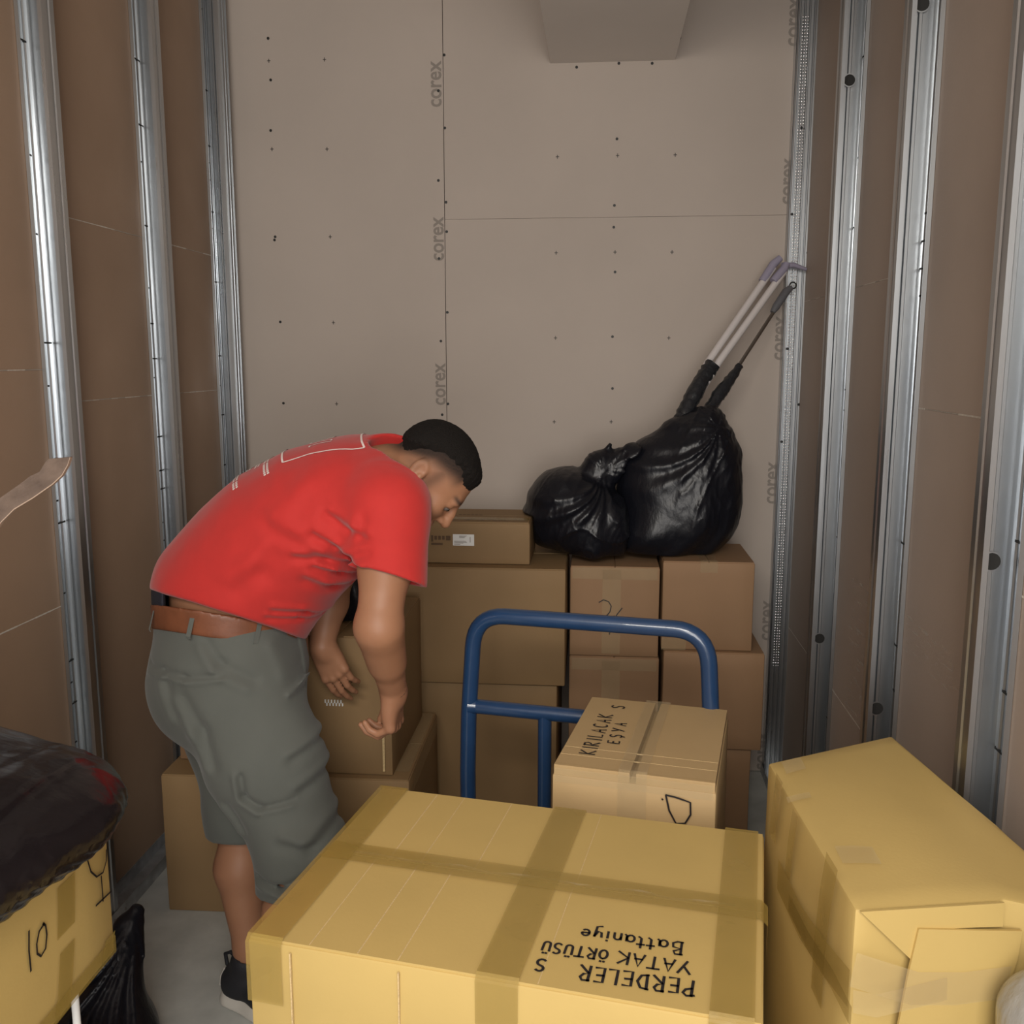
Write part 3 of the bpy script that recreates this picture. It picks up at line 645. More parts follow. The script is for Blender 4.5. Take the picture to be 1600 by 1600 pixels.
# ------------------------------------------------------------------ implicit surfaces
class SDF:
    def __init__(s, lo, hi, h):
        s.lo = np.array(lo, float); s.h = h; s.n = np.ceil((np.array(hi) - s.lo) / h).astype(int) + 1
        s.f = np.full(s.n, .5, np.float32)
    def sub(s, lo, hi):
        a = np.maximum(np.floor((np.array(lo) - s.lo) / s.h).astype(int), 0); b = np.minimum(np.ceil((np.array(hi) - s.lo) / s.h).astype(int) + 1, s.n)
        ax = [(s.lo[i] + np.arange(a[i], b[i]) * s.h).astype(np.float32) for i in range(3)]
        return tuple(slice(a[i], b[i]) for i in range(3)), ax[0][:, None, None], ax[1][None, :, None], ax[2][None, None, :]
    def put(s, sl, d, k, mode):
        a = s.f[sl]
        if mode == 'sub': d = -d; 
        if mode == 'add':
            if k > 0: hh = np.clip(.5 + .5 * (d - a) / k, 0, 1); s.f[sl] = d + (a - d) * (1 - hh) * 1.0 if False else (d * (1 - hh) + a * hh - k * hh * (1 - hh))
            else: s.f[sl] = np.minimum(a, d)
        else:
            if k > 0: hh = np.clip(.5 - .5 * (d - a) / k, 0, 1); s.f[sl] = d * (1 - hh) + a * hh + k * hh * (1 - hh)
            else: s.f[sl] = np.maximum(a, d)
    def cone(s, a, b, ra, rb, k=.02, mode='add'):
        a = np.array(a, float); b = np.array(b, float); R = max(ra, rb) + k + 3 * s.h
        sl, X, Y, Z = s.sub(np.minimum(a, b) - R, np.maximum(a, b) + R); ab = b - a; L = max(ab @ ab, 1e-9)
        t = np.clip(((X - a[0]) * ab[0] + (Y - a[1]) * ab[1] + (Z - a[2]) * ab[2]) / L, 0, 1)
        d = np.sqrt((X - a[0] - t * ab[0]) ** 2 + (Y - a[1] - t * ab[1]) ** 2 + (Z - a[2] - t * ab[2]) ** 2) - (ra + (rb - ra) * t)
        s.put(sl, d, k, mode)
    def chain(s, pts, rs, k=.01, mode='add'):
        for i in range(len(pts) - 1): s.cone(pts[i], pts[i + 1], rs[i], rs[i + 1], k, mode)
    def ecap(s, a, b, sa, sb, lat, k=.04, mode='add', inflate=0, pad=.0):
        """elliptical tapered capsule: sa=(lateral, other) half sizes at a, sb at b"""
        a = np.array(a, float); b = np.array(b, float); sa = np.array(sa) + inflate; sb = np.array(sb) + inflate
        R = max(*sa, *sb) + k + 3 * s.h + pad; sl, X, Y, Z = s.sub(np.minimum(a, b) - R, np.maximum(a, b) + R)
        ax = (b - a); L = np.linalg.norm(ax); ax /= L; lat = np.array(lat, float); lat -= ax * (lat @ ax); lat /= np.linalg.norm(lat); o = np.cross(ax, lat)
        q = [X - a[0], Y - a[1], Z - a[2]]
        dot = lambda v: q[0] * v[0] + q[1] * v[1] + q[2] * v[2]
        ta = dot(ax); t = np.clip(ta / L, 0, 1); e = ta - t * L; u = dot(lat); w = dot(o)
        A = sa[0] + (sb[0] - sa[0]) * t; B = sa[1] + (sb[1] - sa[1]) * t; m = np.minimum(A, B)
        d = (np.sqrt((u / A) ** 2 + (w / B) ** 2 + (e / m) ** 2) - 1) * m
        s.put(sl, d.astype(np.float32), k, mode)
    def ell(s, c, axes, r, k=.01, mode='add'):
        c = np.array(c, float); R = max(r) + k + 3 * s.h; sl, X, Y, Z = s.sub(c - R, c + R); q = [X - c[0], Y - c[1], Z - c[2]]
        dd = 0
        for v, rr in zip(axes, r): dd = dd + ((q[0] * v[0] + q[1] * v[1] + q[2] * v[2]) / rr) ** 2
        s.put(sl, (np.sqrt(dd) - 1) * min(r), k, mode)
    def plane(s, p, n, k=0):
        """keep the side the normal points away from"""
        sl, X, Y, Z = s.sub(s.lo, s.lo + s.n * s.h); n = np.array(n, float) / np.linalg.norm(n)
        s.put(sl, ((X - p[0]) * n[0] + (Y - p[1]) * n[1] + (Z - p[2]) * n[2]).astype(np.float32), k, 'max')
    def full(s): return s.sub(s.lo, s.lo + s.n * s.h)
    def creases(s, segs, ymax):
        """grooves drawn as X-Z polylines on the side facing the camera: (pts, width, depth)"""
        for pts, w, dep in segs:
            P = [np.array(p) for p in pts]
            for a, b in zip(P, P[1:]):
                lo = np.minimum(a, b) - 3 * w; hi = np.maximum(a, b) + 3 * w; lo[1] = s.lo[1]; hi[1] = ymax
                sl, X, Y, Z = s.sub(lo, hi)
                if 0 in s.f[sl].shape: continue
                ab = b - a; L = ab[0] ** 2 + ab[2] ** 2 + 1e-9
                t = ((X - a[0]) * ab[0] + (Z - a[2]) * ab[2]) / L; tc = np.clip(t, 0, 1)
                dx = X - a[0] - tc * ab[0]; dz = Z - a[2] - tc * ab[2]
                sd = (dx * ab[2] - dz * ab[0]) / math.sqrt(L); r = np.sqrt(dx * dx + dz * dz)
                g = dep * (np.exp(-(r / w) ** 2) - .8 * np.exp(-(((sd - 1.5 * w) / w) ** 2) - (np.abs(t - tc) * math.sqrt(L) / w) ** 2))
                s.f[sl] += g.astype(np.float32)
    def mesh(s):
        f = s.f; h = s.h; S = f < 0
        n = np.array(S.shape)
        corner = [(i, j, k) for i in (0, 1) for j in (0, 1) for k in (0, 1)]
        cnt = np.zeros(tuple(n - 1), np.int8)
        for c_ in corner: cnt += S[c_[0]:n[0] - 1 + c_[0], c_[1]:n[1] - 1 + c_[1], c_[2]:n[2] - 1 + c_[2]]
        act = np.argwhere((cnt > 0) & (cnt < 8)); I, J, K = act.T
        fv = np.stack([f[I + a, J + b, K + c_] for a, b, c_ in corner], 1)
        pos = np.zeros((len(act), 3)); num = np.zeros(len(act))
        cc = np.array(corner, float)
        for p in range(8):
            for q in range(p + 1, 8):
                if np.abs(cc[p] - cc[q]).sum() != 1: continue
                a, b = fv[:, p], fv[:, q]; m = (a < 0) != (b < 0)
                t = np.where(m, a / np.where(m, a - b, 1), 0)
                pos += np.where(m[:, None], cc[p] + (cc[q] - cc[p]) * t[:, None], 0); num += m
        V = (act + pos / num[:, None]) * h + s.lo
        idx = np.full(tuple(n - 1), -1, np.int32); idx[I, J, K] = np.arange(len(act))
        Fq = []
        for ax in range(3):
            sl0 = [slice(None)] * 3; sl1 = [slice(None)] * 3; sl0[ax] = slice(0, -1); sl1[ax] = slice(1, None)
            d = S[tuple(sl0)] != S[tuple(sl1)]; e = np.argwhere(d)
            b_, c_ = (ax + 1) % 3, (ax + 2) % 3
            ok = (e[:, b_] > 0) & (e[:, c_] > 0) & (e[:, b_] < n[b_] - 1) & (e[:, c_] < n[c_] - 1); e = e[ok]
            def at(db, dc):
                g = e.copy(); g[:, b_] -= db; g[:, c_] -= dc; return idx[g[:, 0], g[:, 1], g[:, 2]]
            quad = np.stack([at(1, 1), at(0, 1), at(0, 0), at(1, 0)], 1)
            flip = ~S[e[:, 0], e[:, 1], e[:, 2]]; quad[flip] = quad[flip][:, ::-1]; Fq.append(quad)
        Fq = np.concatenate(Fq); return V, Fq
def np_mesh(name, V, Fq, smooth_it=0):
    me = bpy.data.meshes.new(name); me.vertices.add(len(V)); me.vertices.foreach_set('co', np.ascontiguousarray(V, np.float32).ravel())
    me.loops.add(len(Fq) * 4); me.loops.foreach_set('vertex_index', np.ascontiguousarray(Fq, np.int32).ravel())
    me.polygons.add(len(Fq)); me.polygons.foreach_set('loop_start', np.arange(0, len(Fq) * 4, 4, dtype=np.int32)); me.polygons.foreach_set('loop_total', np.full(len(Fq), 4, np.int32))
    me.update(calc_edges=True); me.validate(); me.shade_smooth(); return me
def relax(V, Fq, it=2, lam=.5):
    for _ in range(it):
        acc = np.zeros_like(V); num = np.zeros(len(V))
        for a, b in ((0, 1), (1, 2), (2, 3), (3, 0)):
            np.add.at(acc, Fq[:, a], V[Fq[:, b]]); np.add.at(num, Fq[:, a], 1)
        V = V + lam * (acc / np.maximum(num, 1)[:, None] - V)
    return V
def sdf_obj(name, s, m, parent, relax_it=2, org=(0, 0, 0), **k):
    V, Fq = s.mesh(); V = relax(V, Fq, relax_it); me = np_mesh(name, V - np.array(org), Fq); return link(name, me, M[m], parent, **k)
def waves(X, Y, Z, seed, freq, n=7, aniso=(1, 1, 1)):
    r = np.random.default_rng(seed); out = 0
    for i in range(n):
        v = r.normal(size=3) * np.array(aniso); v *= freq * (0.6 + i * .25) / (np.linalg.norm(v) + 1e-6) ; out = out + np.sin(X * v[0] + Y * v[1] + Z * v[2] + r.uniform(0, 6)) / (1 + .4 * i)
    return out / n
def ridges(X, Y, Z, seed, freq, aniso=(1, 1, 1)):
    w = waves(X, Y, Z, seed, freq, 4, aniso); return np.abs(w) 

# ------------------------------------------------------------------ the person
def unit(v): v = np.array(v, float); return v / np.linalg.norm(v)
al = math.radians(20); fw = np.array([math.cos(al), math.sin(al), 0]); rt = np.array([math.sin(al), -math.cos(al), 0]); UP = np.array([0, 0, 1.])
a2 = math.radians(9); fw2 = np.array([math.cos(a2), math.sin(a2), 0]); rt2 = np.array([math.sin(a2), -math.cos(a2), 0])
PO = np.array([-.80, 2.1, 0.])
person = empty('person', tuple(PO), 0, label='man in a red t-shirt and grey shorts bending over cartons', cat='person')
# spine: centres and half sizes (lateral, front to back)
SP = [pY(362, 1000, 2.10), pY(367, 930, 2.10), pY(408, 880, 2.10), pY(452, 838, 2.10), pY(505, 800, 2.10), pY(560, 768, 2.10), pY(604, 742, 2.09)]
SZ_ = [(.185, .165), (.195, .176), (.195, .170), (.20, .165), (.205, .148), (.195, .118), (.13, .085)]
lats = [rt, rt, rt, rt2, rt2, rt2]
# arms
rS = pY(606, 790, 1.93); rE = pY(592, 980, 1.85); rW = pY(615, 1080, 1.98)
lS = rS + rt2 * -.36 + np.array([-.01, 0, -.02]); lE = pY(520, 905, 2.37); lW = pY(503, 1010, 2.28)
# legs
hipR = SP[0] + rt * .10 + UP * -.06; hipL = SP[0] - rt * .10 + UP * -.06
knR = pY(468, 1315, 1.93); anR = np.array([-.655, 1.86, .09]); knL = pY(384, 1265, 2.14); anL = np.array([-.848, 2.085, .09])
# head frame
hf = unit([.50, .04, -.866]); hu = unit(np.array([.866, .03, .5]) - hf * (np.array([.866, .03, .5]) @ hf)); hs = np.cross(hf, hu)
if hs[1] > 0: hs = -hs
HC = pY(679, 738, 2.02); HK = .93
def H(f, s_, u): return HC + HK * (hf * f + hs * s_ + hu * u)

B = SDF((-1.10, 1.70, .03), (-.20, 2.52, 1.52), .0036)
for i in range(len(SP) - 1): B.ecap(SP[i], SP[i + 1], SZ_[i], SZ_[i + 1], lats[i], .05, inflate=-.042 if i < 2 else -.022)
# neck and head
nb = pY(618, 736, 2.06)
B.cone(nb, H(-.035, 0, -.030), .058, .054, .03)
ex_ = (hf, hs, hu)
B.ell(H(-.012, 0, .022), ex_, (.097 * HK, .078 * HK, .085 * HK), .02)
B.ell(H(.032, 0, -.040), ex_, (.062, .060, .082), .025)
for sg in (-1, 1):
    B.cone(H(-.005, sg * .050, -.060), H(.070, sg * .018, -.108), .022, .018, .025)
    B.ell(H(.060, sg * .040, -.030), ex_, (.022, .022, .020), .02)
B.cone(H(.080, 0, -.105), H(.074, 0, -.112), .019, .017, .02)
B.cone(H(.082, -.034, .014), H(.082, .034, .014), .011, .011, .012)
for sg in (-1, 1): B.ell(H(.098, sg * .033, -.010), ex_, (.020, .018, .012), .010, 'sub')
B.chain([H(.090, 0, .006), H(.104, 0, -.018), H(.116, 0, -.040)], [.008, .0095, .012], .008)
for sg in (-1, 1): B.ell(H(.077, sg * .033, -.0035), ex_, (.0135, .0165, .0085), .004)
for sg in (-1, 1): B.ell(H(.101, sg * .013, -.043), ex_, (.012, .008, .008), .006)
B.cone(H(.097, -.018, -.070), H(.097, .018, -.070), .0075, .0075, .006); B.cone(H(.094, -.015, -.082), H(.094, .015, -.082), .0078, .0078, .006)
B.cone(H(.108, -.016, -.0762), H(.108, .016, -.0762), .0042, .0042, .002, 'sub')
for sg in (-1, 1):
    e1 = unit(hu * .94 - hf * .34); e2 = unit(np.cross(hs, e1))
    B.ell(H(-.026, sg * .080, -.016), (e2, hs, e1), (.019, .0085, .031), .006)
    B.ell(H(-.024, sg * .0895, -.012), (e2, hs, e1), (.012, .007, .019), .004, 'sub')
    B.ell(H(-.014, sg * .084, -.020), (e2, hs, e1), (.006, .006, .008), .003)
# arms
def hand(S, Wp, d, n, tside, curls, sc_=1.0, thumb=(.5, .35)):
    """Wp wrist, d finger direction, n palm facing direction, tside thumb side direction; curls per finger (index to little)"""
    d = unit(d); n = unit(np.array(n) - d * (np.array(n) @ d)); t = unit(np.array(tside) - d * (np.array(tside) @ d) - n * (np.array(tside) @ n))
    offs = [.031, .010, -.011, -.030]; kn = [.090, .094, .088, .079]; ln_ = [(.043, .026, .022), (.048, .030, .023), (.044, .028, .022), (.034, .021, .020)]
    S.cone(Wp, Wp + d * .02 * sc_, .027, .026, .015)
    for o_, kk in zip(offs, kn): S.cone(Wp + d * .012 + t * o_ * .65, Wp + (d * kk + t * o_) * sc_, .017, .0118 * sc_, .012)
    S.ell(Wp + (d * .045 + t * .022 + n * .010) * sc_, (d, t, n), (.036, .018, .016), .01)
    S.ell(Wp + (d * .045 - t * .022 + n * .008) * sc_, (d, t, n), (.036, .015, .014), .01)
    for (o_, kk, l_, cu_) in zip(offs, kn, ln_, curls):
        p = Wp + (d * kk + t * o_) * sc_; a = 0; r = .0098 * sc_; dirs = []
        S.ell(p - n * .003, (d, t, n), (.011, .010, .011), .006)
        for L_, c_ in zip(l_, cu_):
            a += c_; v = d * math.cos(a) + n * math.sin(a) + t * (o_ * .8); v = unit(v); p2 = p + v * L_ * sc_; S.cone(p, p2, r, r * .9, .0025); p = p2; r *= .9
    p = Wp + (d * .022 + t * .026 + n * .008) * sc_; a, b_ = thumb
    for L_, ang, r in ((.040, a, .0145), (.031, a - b_ * .5, .0118), (.025, a - b_, .0105)):
        v = unit(d * math.cos(ang) + t * math.sin(ang) + n * .45); p2 = p + v * L_ * sc_; S.cone(p, p2, r, r * .9, .006); p = p2
B.chain([rS, rS * .5 + rE * .5 + fw2 * .004, rE], [.058, .0515, .0455], .03)
fm = rE + (rW - rE) * .30
B.cone(rE, rW, .046, .0295, .02); B.cone(rE, rE + (rW - rE) * .5, .045, .0388, .02)
hand(B, rW, (rW - rE) * .35 + np.array([-.01, -.01, -.16]), (-1, .15, -.2), (-.15, 1, 0), [(.75, .9, .6), (.85, .9, .6), (.9, .95, .6), (1.0, 1.0, .6)], .98, (.45, .5))
B.chain([lS, lE], [.062, .047], .03); B.chain([lE, lE + (lW - lE) * .35, lW], [.046, .048, .030], .02)
hand(B, lW, pY(545, 1095, 2.31) - lW, (.1, 1, -.1), (-1, -.3, -.3), [(.25, .3, .2), (.2, .3, .2), (.2, .35, .2), (.25, .4, .2)], .98, (.35, .2))
# legs
B.chain([hipR, knR], [.085, .058], .03); B.chain([hipL, knL], [.085, .058], .03)
for kn_, an_ in ((knR, anR), (knL, anL)):
    cm = kn_ + (an_ - kn_) * .35 - fw * .018
    B.chain([kn_, cm, an_ + (kn_ - an_) * .15, an_], [.056, .060, .038, .032], .02); B.cone(an_, an_ - UP * .03, .031, .026, .01)
V, Fq = B.mesh(); V = relax(V, Fq, 2, .4)
me = np_mesh('body', V - PO, Fq)
# hair stubble, fade, brows and beard as a pigment attribute
q = (V - HC) / HK; cf_, cs_, cu_ = q @ hf, q @ hs, q @ hu
near_head = (np.linalg.norm(q, axis=1) < .2)
sst = lambda a, b, x: np.clip((x - a) / (b - a), 0, 1) ** 2 * (3 - 2 * np.clip((x - a) / (b - a), 0, 1))
ns = .5 + .5 * np.sin(V[:, 0] * 900) * np.sin(V[:, 1] * 1100) * np.sin(V[:, 2] * 1000)
hb = np.where(cf_ > -.03, np.minimum(.058 + .33 * cf_, .068), .048 + 1.07 * (cf_ + .03))
side_hair = np.maximum(sst(-.055, -.004, cu_ - hb) * sst(.062, .040, cf_) * .95, sst(-.012, .004, cu_ - hb) * .97)
nape = sst(.0, -.06, cf_) * sst(-.05, -.02, cu_) * .35
beard = sst(.0, -.05, cu_ + .1 * cf_) * sst(-.005, .02, cf_) * sst(.112, .085, cf_) * .6
cheek_free = 1 - sst(.045, .06, cf_) * sst(-.072, -.05, cu_) * .8
beard *= cheek_free; burn = np.exp(-((cf_ - .008) / .017) ** 2) * sst(-.115, -.07, cu_) * sst(.06, .03, cu_) * .55 * (np.abs(cs_) > .045)
brow = np.exp(-((cu_ - .020) / .006) ** 2) * np.exp(-((np.abs(cs_) - .034) / .020) ** 4) * sst(.06, .075, cf_) * .95
eyeline = np.exp(-((cu_ + .010) / .0045) ** 2) * np.exp(-((np.abs(cs_) - .033) / .015) ** 4) * sst(.055, .065, cf_) * .9
lash = np.clip(np.maximum.reduce([side_hair, nape, beard, burn, brow, eyeline]) * (.95 + .1 * ns), 0, 1) * near_head
st_at = me.attributes.new('stubble', 'FLOAT', 'POINT'); st_at.data.foreach_set('value', lash.astype(np.float32))
body = link('body', me, M['skin'], person)
for sg in (-1, 1):
    c_ = H(.0775, sg * .033, -.010); bm = bmesh.new(); bmesh.ops.create_uvsphere(bm, u_segments=16, v_segments=10, radius=.0118)
    for v in bm.verts: v.co += Vector(c_ - PO)
    ey = bm_obj('eye', bm, M['eye'], person, sharp=60)
    c2_ = c_ + hf * .0088 - hu * .002; bm = bmesh.new(); bmesh.ops.create_uvsphere(bm, u_segments=12, v_segments=8, radius=.0052)
    for v in bm.verts: v.co += Vector(c2_ - PO)
    bm_obj('iris', bm, M['iris'], ey, sharp=60)
# hair cap
Hs = SDF(HC - .18, HC + .2, .003)
Hs.ell(H(-.012, 0, .022), ex_, (.0975 * HK, .0785 * HK, .0855 * HK), .0); Hs.ell(H(.042, 0, .060), ex_, (.032, .044, .022), .02)
Hs.ell(H(-.080, 0, .0), ex_, (.020, .050, .040), .02)
sl, X, Y, Z = Hs.full()
fr = ((X - HC[0]) * hf[0] + (Y - HC[1]) * hf[1] + (Z - HC[2]) * hf[2]) / HK; ur = ((X - HC[0]) * hu[0] + (Y - HC[1]) * hu[1] + (Z - HC[2]) * hu[2]) / HK
jag = .004 * np.sin(fr * 310) * np.sin(Y * 270)
dep = np.minimum(np.minimum(ur - np.where(fr > -.03, np.minimum(.058 + .33 * fr, .066), .048 + 1.07 * (fr + .03)), (.090 - fr) * 1.2), .2) + jag
Hs.f += (.0035 - .0088 * sst(-.008, .030, dep) + .0016 * np.sin(X * 420 + 60 * fr) * np.sin(Y * 500) * np.sin(Z * 460)).astype(np.float32)
sdf_obj('hair', Hs, 'hair', person, 1, PO)

# t-shirt
T_ = SDF((-1.14, 1.72, .9), (-.30, 2.46, 1.50), .0045)
for i in range(len(SP) - 1): T_.ecap(SP[i], SP[i + 1], SZ_[i], SZ_[i + 1], lats[i], .05)
T_.ell(pY(622, 728, 2.07), (fw2, rt2, UP), (.07, .08, .06), .04)
for S_, E_, sh in ((rS, rE, 1), (lS, lE, -1)):
    d_ = unit(E_ - S_); T_.cone(S_ - d_ * .010 - rt2 * .03 * sh, S_ + (E_ - S_) * .08, .074, .076, .06)
    T_.ecap(S_ + fw2 * .008, S_ + d_ * .20 + fw2 * .012, (.074, .078), (.076, .084), rt2, .04)
slv = (unit(rE - rS), unit(lE - lS))
# sleeve ends: cut square, hollow inside
for S_, d_, E_ in ((rS, slv[0], rE), (lS, slv[1], lE)):
    hemp = S_ + d_ * .145
    sl, X, Y, Z = T_.sub(S_ - .25, S_ + .25 + d_ * .2)
    nrm = unit(d_ + fw2 * (-.25)); pd = (X - hemp[0]) * nrm[0] + (Y - hemp[1]) * nrm[1] + (Z - hemp[2]) * nrm[2]
    ax_t = (X - S_[0]) * d_[0] + (Y - S_[1]) * d_[1] + (Z - S_[2]) * d_[2]
    rr_ = np.sqrt(np.maximum((X - S_[0]) ** 2 + (Y - S_[1]) ** 2 + (Z - S_[2]) ** 2 - ax_t ** 2, 0))
    near = rr_ < .108
    T_.f[sl] = np.where(near, np.maximum(T_.f[sl], pd), T_.f[sl]).astype(np.float32)
    T_.ecap(S_ + d_ * .12 + fw2 * .010, S_ + d_ * .26 + fw2 * .012, (.060, .064), (.064, .072), rt2, .0, 'sub')
# hem of the shirt
h1, h2 = pY(232, 926, 2.06), pY(482, 999, 2.0)
h1, h2, h3 = pY(232, 922, 2.12), pY(482, 1000, 1.98), pY(355, 958, 1.905); hn = unit(np.cross(h2 - h1, h3 - h1)); hn = hn if hn[2] < 0 else -hn
T_.plane(h1, hn, .006)
T_.ecap(SP[0] - UP * .05, SP[1], np.array(SZ_[0]) - .006, np.array(SZ_[1]) - .008, rt, 0, 'sub')
# neck opening
T_.cone(nb + hu * .02 - hf * .02, H(-.03, 0, -.04), .073, .068, .01, 'sub')
def C(*pp, Y=1.93): return [pY(x, y, Y) for x, y in pp]
cr_s = [(C((588, 832), (560, 822), (520, 800)), .010, .008), (C((592, 850), (560, 862), (528, 850), (500, 830)), .009, .007), (C((578, 880), (545, 868), (500, 862)), .010, .009), (C((568, 900), (540, 885), (510, 872), (470, 866)), .009, .009),
        (C((548, 918), (520, 900), (495, 885)), .008, .010), (C((484, 985), (465, 965), (430, 955)), .008, .008), (C((478, 990), (455, 975), (420, 965)), .006, .007), (C((530, 935), (505, 925), (480, 905)), .010, .008), (C((582, 800), (580, 830)), .010, .006), (C((440, 860), (420, 890), (380, 915)), .018, .006), (C((470, 840), (430, 820)), .016, .006), (C((505, 760), (480, 800)), .02, .004)]
cr_s = [(p, w * 1.15, dp * .7) for p, w, dp in cr_s]
T_.creases(cr_s, 2.08)
sl, X, Y, Z = T_.full(); T_.f += (.0035 * waves(X, Y, Z, 3, 26, 6, (1, .4, 1)) + .0016 * waves(X, Y, Z, 5, 80, 5)).astype(np.float32)
shirt = sdf_obj('t_shirt', T_, 'shirt', person, 2, PO)
# white print on the back, laid onto the cloth
bmt = bmesh.new(); bmt.from_mesh(shirt.data); bvh = BVHTree.FromBMesh(bmt); bmt.free()
axs = unit(SP[4] - SP[2]); upn = unit(np.cross(rt2, axs)); upn = upn if upn[2] > 0 else -upn
bc = SP[4] + axs * .085
def onback(a, b):
    o_ = Vector(bc + axs * a + rt2 * b + upn * .4 - PO); h_ = bvh.ray_cast(o_, Vector(-upn)); 
    return (h_[0] + h_[1] * .0016, h_[1]) if h_[0] is not None else None
def print_strip(line, w, mb):
    P_ = [onback(*p) for p in line]; P_ = [p for p in P_ if p]
    if len(P_) < 2: return
    V = []
    for i, (p, n_) in enumerate(P_):
        t = (P_[min(i + 1, len(P_) - 1)][0] - P_[max(i - 1, 0)][0]).normalized(); s_ = t.cross(n_).normalized() * w / 2; V += [p - s_, p + s_]
    mb.add(V, [(2 * i, 2 * i + 1, 2 * i + 3, 2 * i + 2) for i in range(len(P_) - 1)])
def seg(a, b, n=10): return [(a[0] + (b[0] - a[0]) * i / n, a[1] + (b[1] - a[1]) * i / n) for i in range(n + 1)]
mb = MB()
for a, b in (((-.06, .095), (.10, .095)), ((-.06, -.155), (.10, -.155)), ((-.06, -.155), (-.06, .095)), ((.10, -.155), (.10, .095))): print_strip(seg(a, b, 14), .0045, mb)
fr_ = mb.build('print_frame', M['shirt_print'], shirt)
mb = MB()
for i in range(9):
    y = -.13 + i * .021; print_strip(seg((.0, y), (.045, y), 4), .004, mb); print_strip(seg((.0 + .045 * (i % 2), y), (.0 + .045 * (i % 2), y + .013), 3), .004, mb)
mb.build('print_emblem', M['shirt_print'], shirt, kind='stuff')
mb = MB()
for r_i, (a, y0, y1) in enumerate(((-.100, -.16, .115), (-.125, -.13, .04), (-.150, -.11, .02), (-.180, -.165, .095))):
    y = y0
    while y < y1:
        for da in (-.004, .004): print_strip(seg((a + da, y), (a + da, y + .0065), 2), .0055, mb)
        y += .0085 if random.random() < .85 else .014
mb.build('print_lines', M['shirt_print'], shirt, kind='stuff')

# shorts, belt, waistband
S_ = SDF((-1.12, 1.68, .36), (-.48, 2.44, 1.02), .0045)
b0 = pY(238, 950, 2.12); b1 = pY(480, 985, 1.98); b2 = pY(320, 958, 1.91); bn = unit(np.cross(b1 - b0, b2 - b0)); bn = bn if bn[2] > 0 else -bn     # belt plane, normal up
S_.ecap(SP[0] - UP * .06, SP[0] + UP * .06, (.195, .178), (.190, .170), rt, .02)
S_.ell(SP[0] - UP * .10 - fw * .05 + rt * .055, (fw, rt, UP), (.130, .12, .13), .06); S_.ell(SP[0] - UP * .10 - fw * .05 - rt * .055, (fw, rt, UP), (.130, .12, .13), .06)
for hp, kn_, an_, hz in ((hipR, knR, anR, None), (hipL, knL, anL, None)):
    md = hp + (kn_ - hp) * .5
    S_.ecap(hp + UP * .02, md, (.115, .145), (.105, .125), rt, .05); S_.ecap(md, kn_, (.105, .125), (.092, .098), rt, .04)
    en = kn_ + (an_ - kn_) * .42; S_.ecap(kn_, en, (.092, .098), (.088, .092), rt, .03)
# hems
hR = pY(440, 1385, 1.93); dR = unit(anR - knR); hL = pY(384, 1303, 2.12); dL = unit(anL - knL)
sl, X, Y, Z = S_.full()
side = (X - SP[0][0]) * rt[0] + (Y - SP[0][1]) * rt[1]
dk1 = unit(knR - hipR)
lowR = (X - hR[0]) * dR[0] + (Y - hR[1]) * dR[1] + (Z - hR[2]) * dR[2]; lowL = (X - hL[0]) * dL[0] + (Y - hL[1]) * dL[1] + (Z - hL[2]) * dL[2]
mid = (knR + knL) / 2; sdv = unit(knR - knL); sidek = (X - mid[0]) * sdv[0] + (Y - mid[1]) * sdv[1]
cut = np.where(sidek > 0, lowR, lowL); S_.f = np.maximum(S_.f, np.where(Z < .62, cut, -1)).astype(np.float32)
for kn_, an_ in ((knR, anR), (knL, anL)):
    S_.ecap(kn_ + (an_ - kn_) * .26, kn_ + (an_ - kn_) * .7, (.078, .084), (.078, .082), rt, 0, 'sub')
S_.plane(b0, bn, .004)
S_.creases([(C((476, 1003), (490, 1022), (498, 1040)), .009, .016), (C((498, 1040), (480, 1068), (456, 1096)), .008, .014), (C((456, 1096), (447, 1060)), .012, .006), (C((222, 1046), (262, 1044), (300, 1048)), .007, .006), (C((302, 1050), (360, 1046)), .006, .006),
            (C((330, 1000), (352, 1030), (400, 1060)), .012, .006), (C((300, 1080), (330, 1130), (350, 1180)), .016, .008), (C((395, 1190), (400, 1222), (425, 1238)), .008, .010), (C((425, 1238), (470, 1232)), .006, .006), (C((500, 1165), (465, 1178)), .012, .008), (C((512, 1210), (480, 1225)), .012, .007),
            (C((420, 1345), (460, 1352), (500, 1335)), .008, .010), (C((372, 1240), (395, 1280)), .012, .007), (C((270, 1060), (290, 1110)), .014, .006), (C((525, 1280), (500, 1300), (460, 1290)), .014, .008), (C((430, 1010), (450, 1060)), .012, .005)], 2.05)
sl, X, Y, Z = S_.full(); S_.f += (.0045 * waves(X, Y, Z, 9, 24, 6) + .0015 * waves(X, Y, Z, 15, 75, 5)).astype(np.float32)
shorts = sdf_obj('shorts', S_, 'shorts', person, 2, PO)
def band(name, m, c0, infl, half, extra=None, lim=None):
    Q = SDF((-1.13, 1.80, .86), (-.55, 2.40, 1.10), .004)
    Q.ecap(SP[0] - UP * .08, SP[0] + UP * .12, (.190 + infl, .170 + infl), (.188 + infl, .166 + infl), rt, .0)
    Q.plane(c0 + bn * half, bn, .002); Q.plane(c0 - bn * half, -bn, .002)
    if lim is not None: Q.plane(*lim, .003)
    Q.ecap(SP[0] - UP * .12, SP[0] + UP * .16, (.176 + infl, .156 + infl), (.174 + infl, .152 + infl), rt, .0, 'sub', pad=.05)
    return sdf_obj(name, Q, m, person, 2, PO)
belt = band('belt', 'belt', b0 + bn * .002 - bn * .025, .008, .0265)
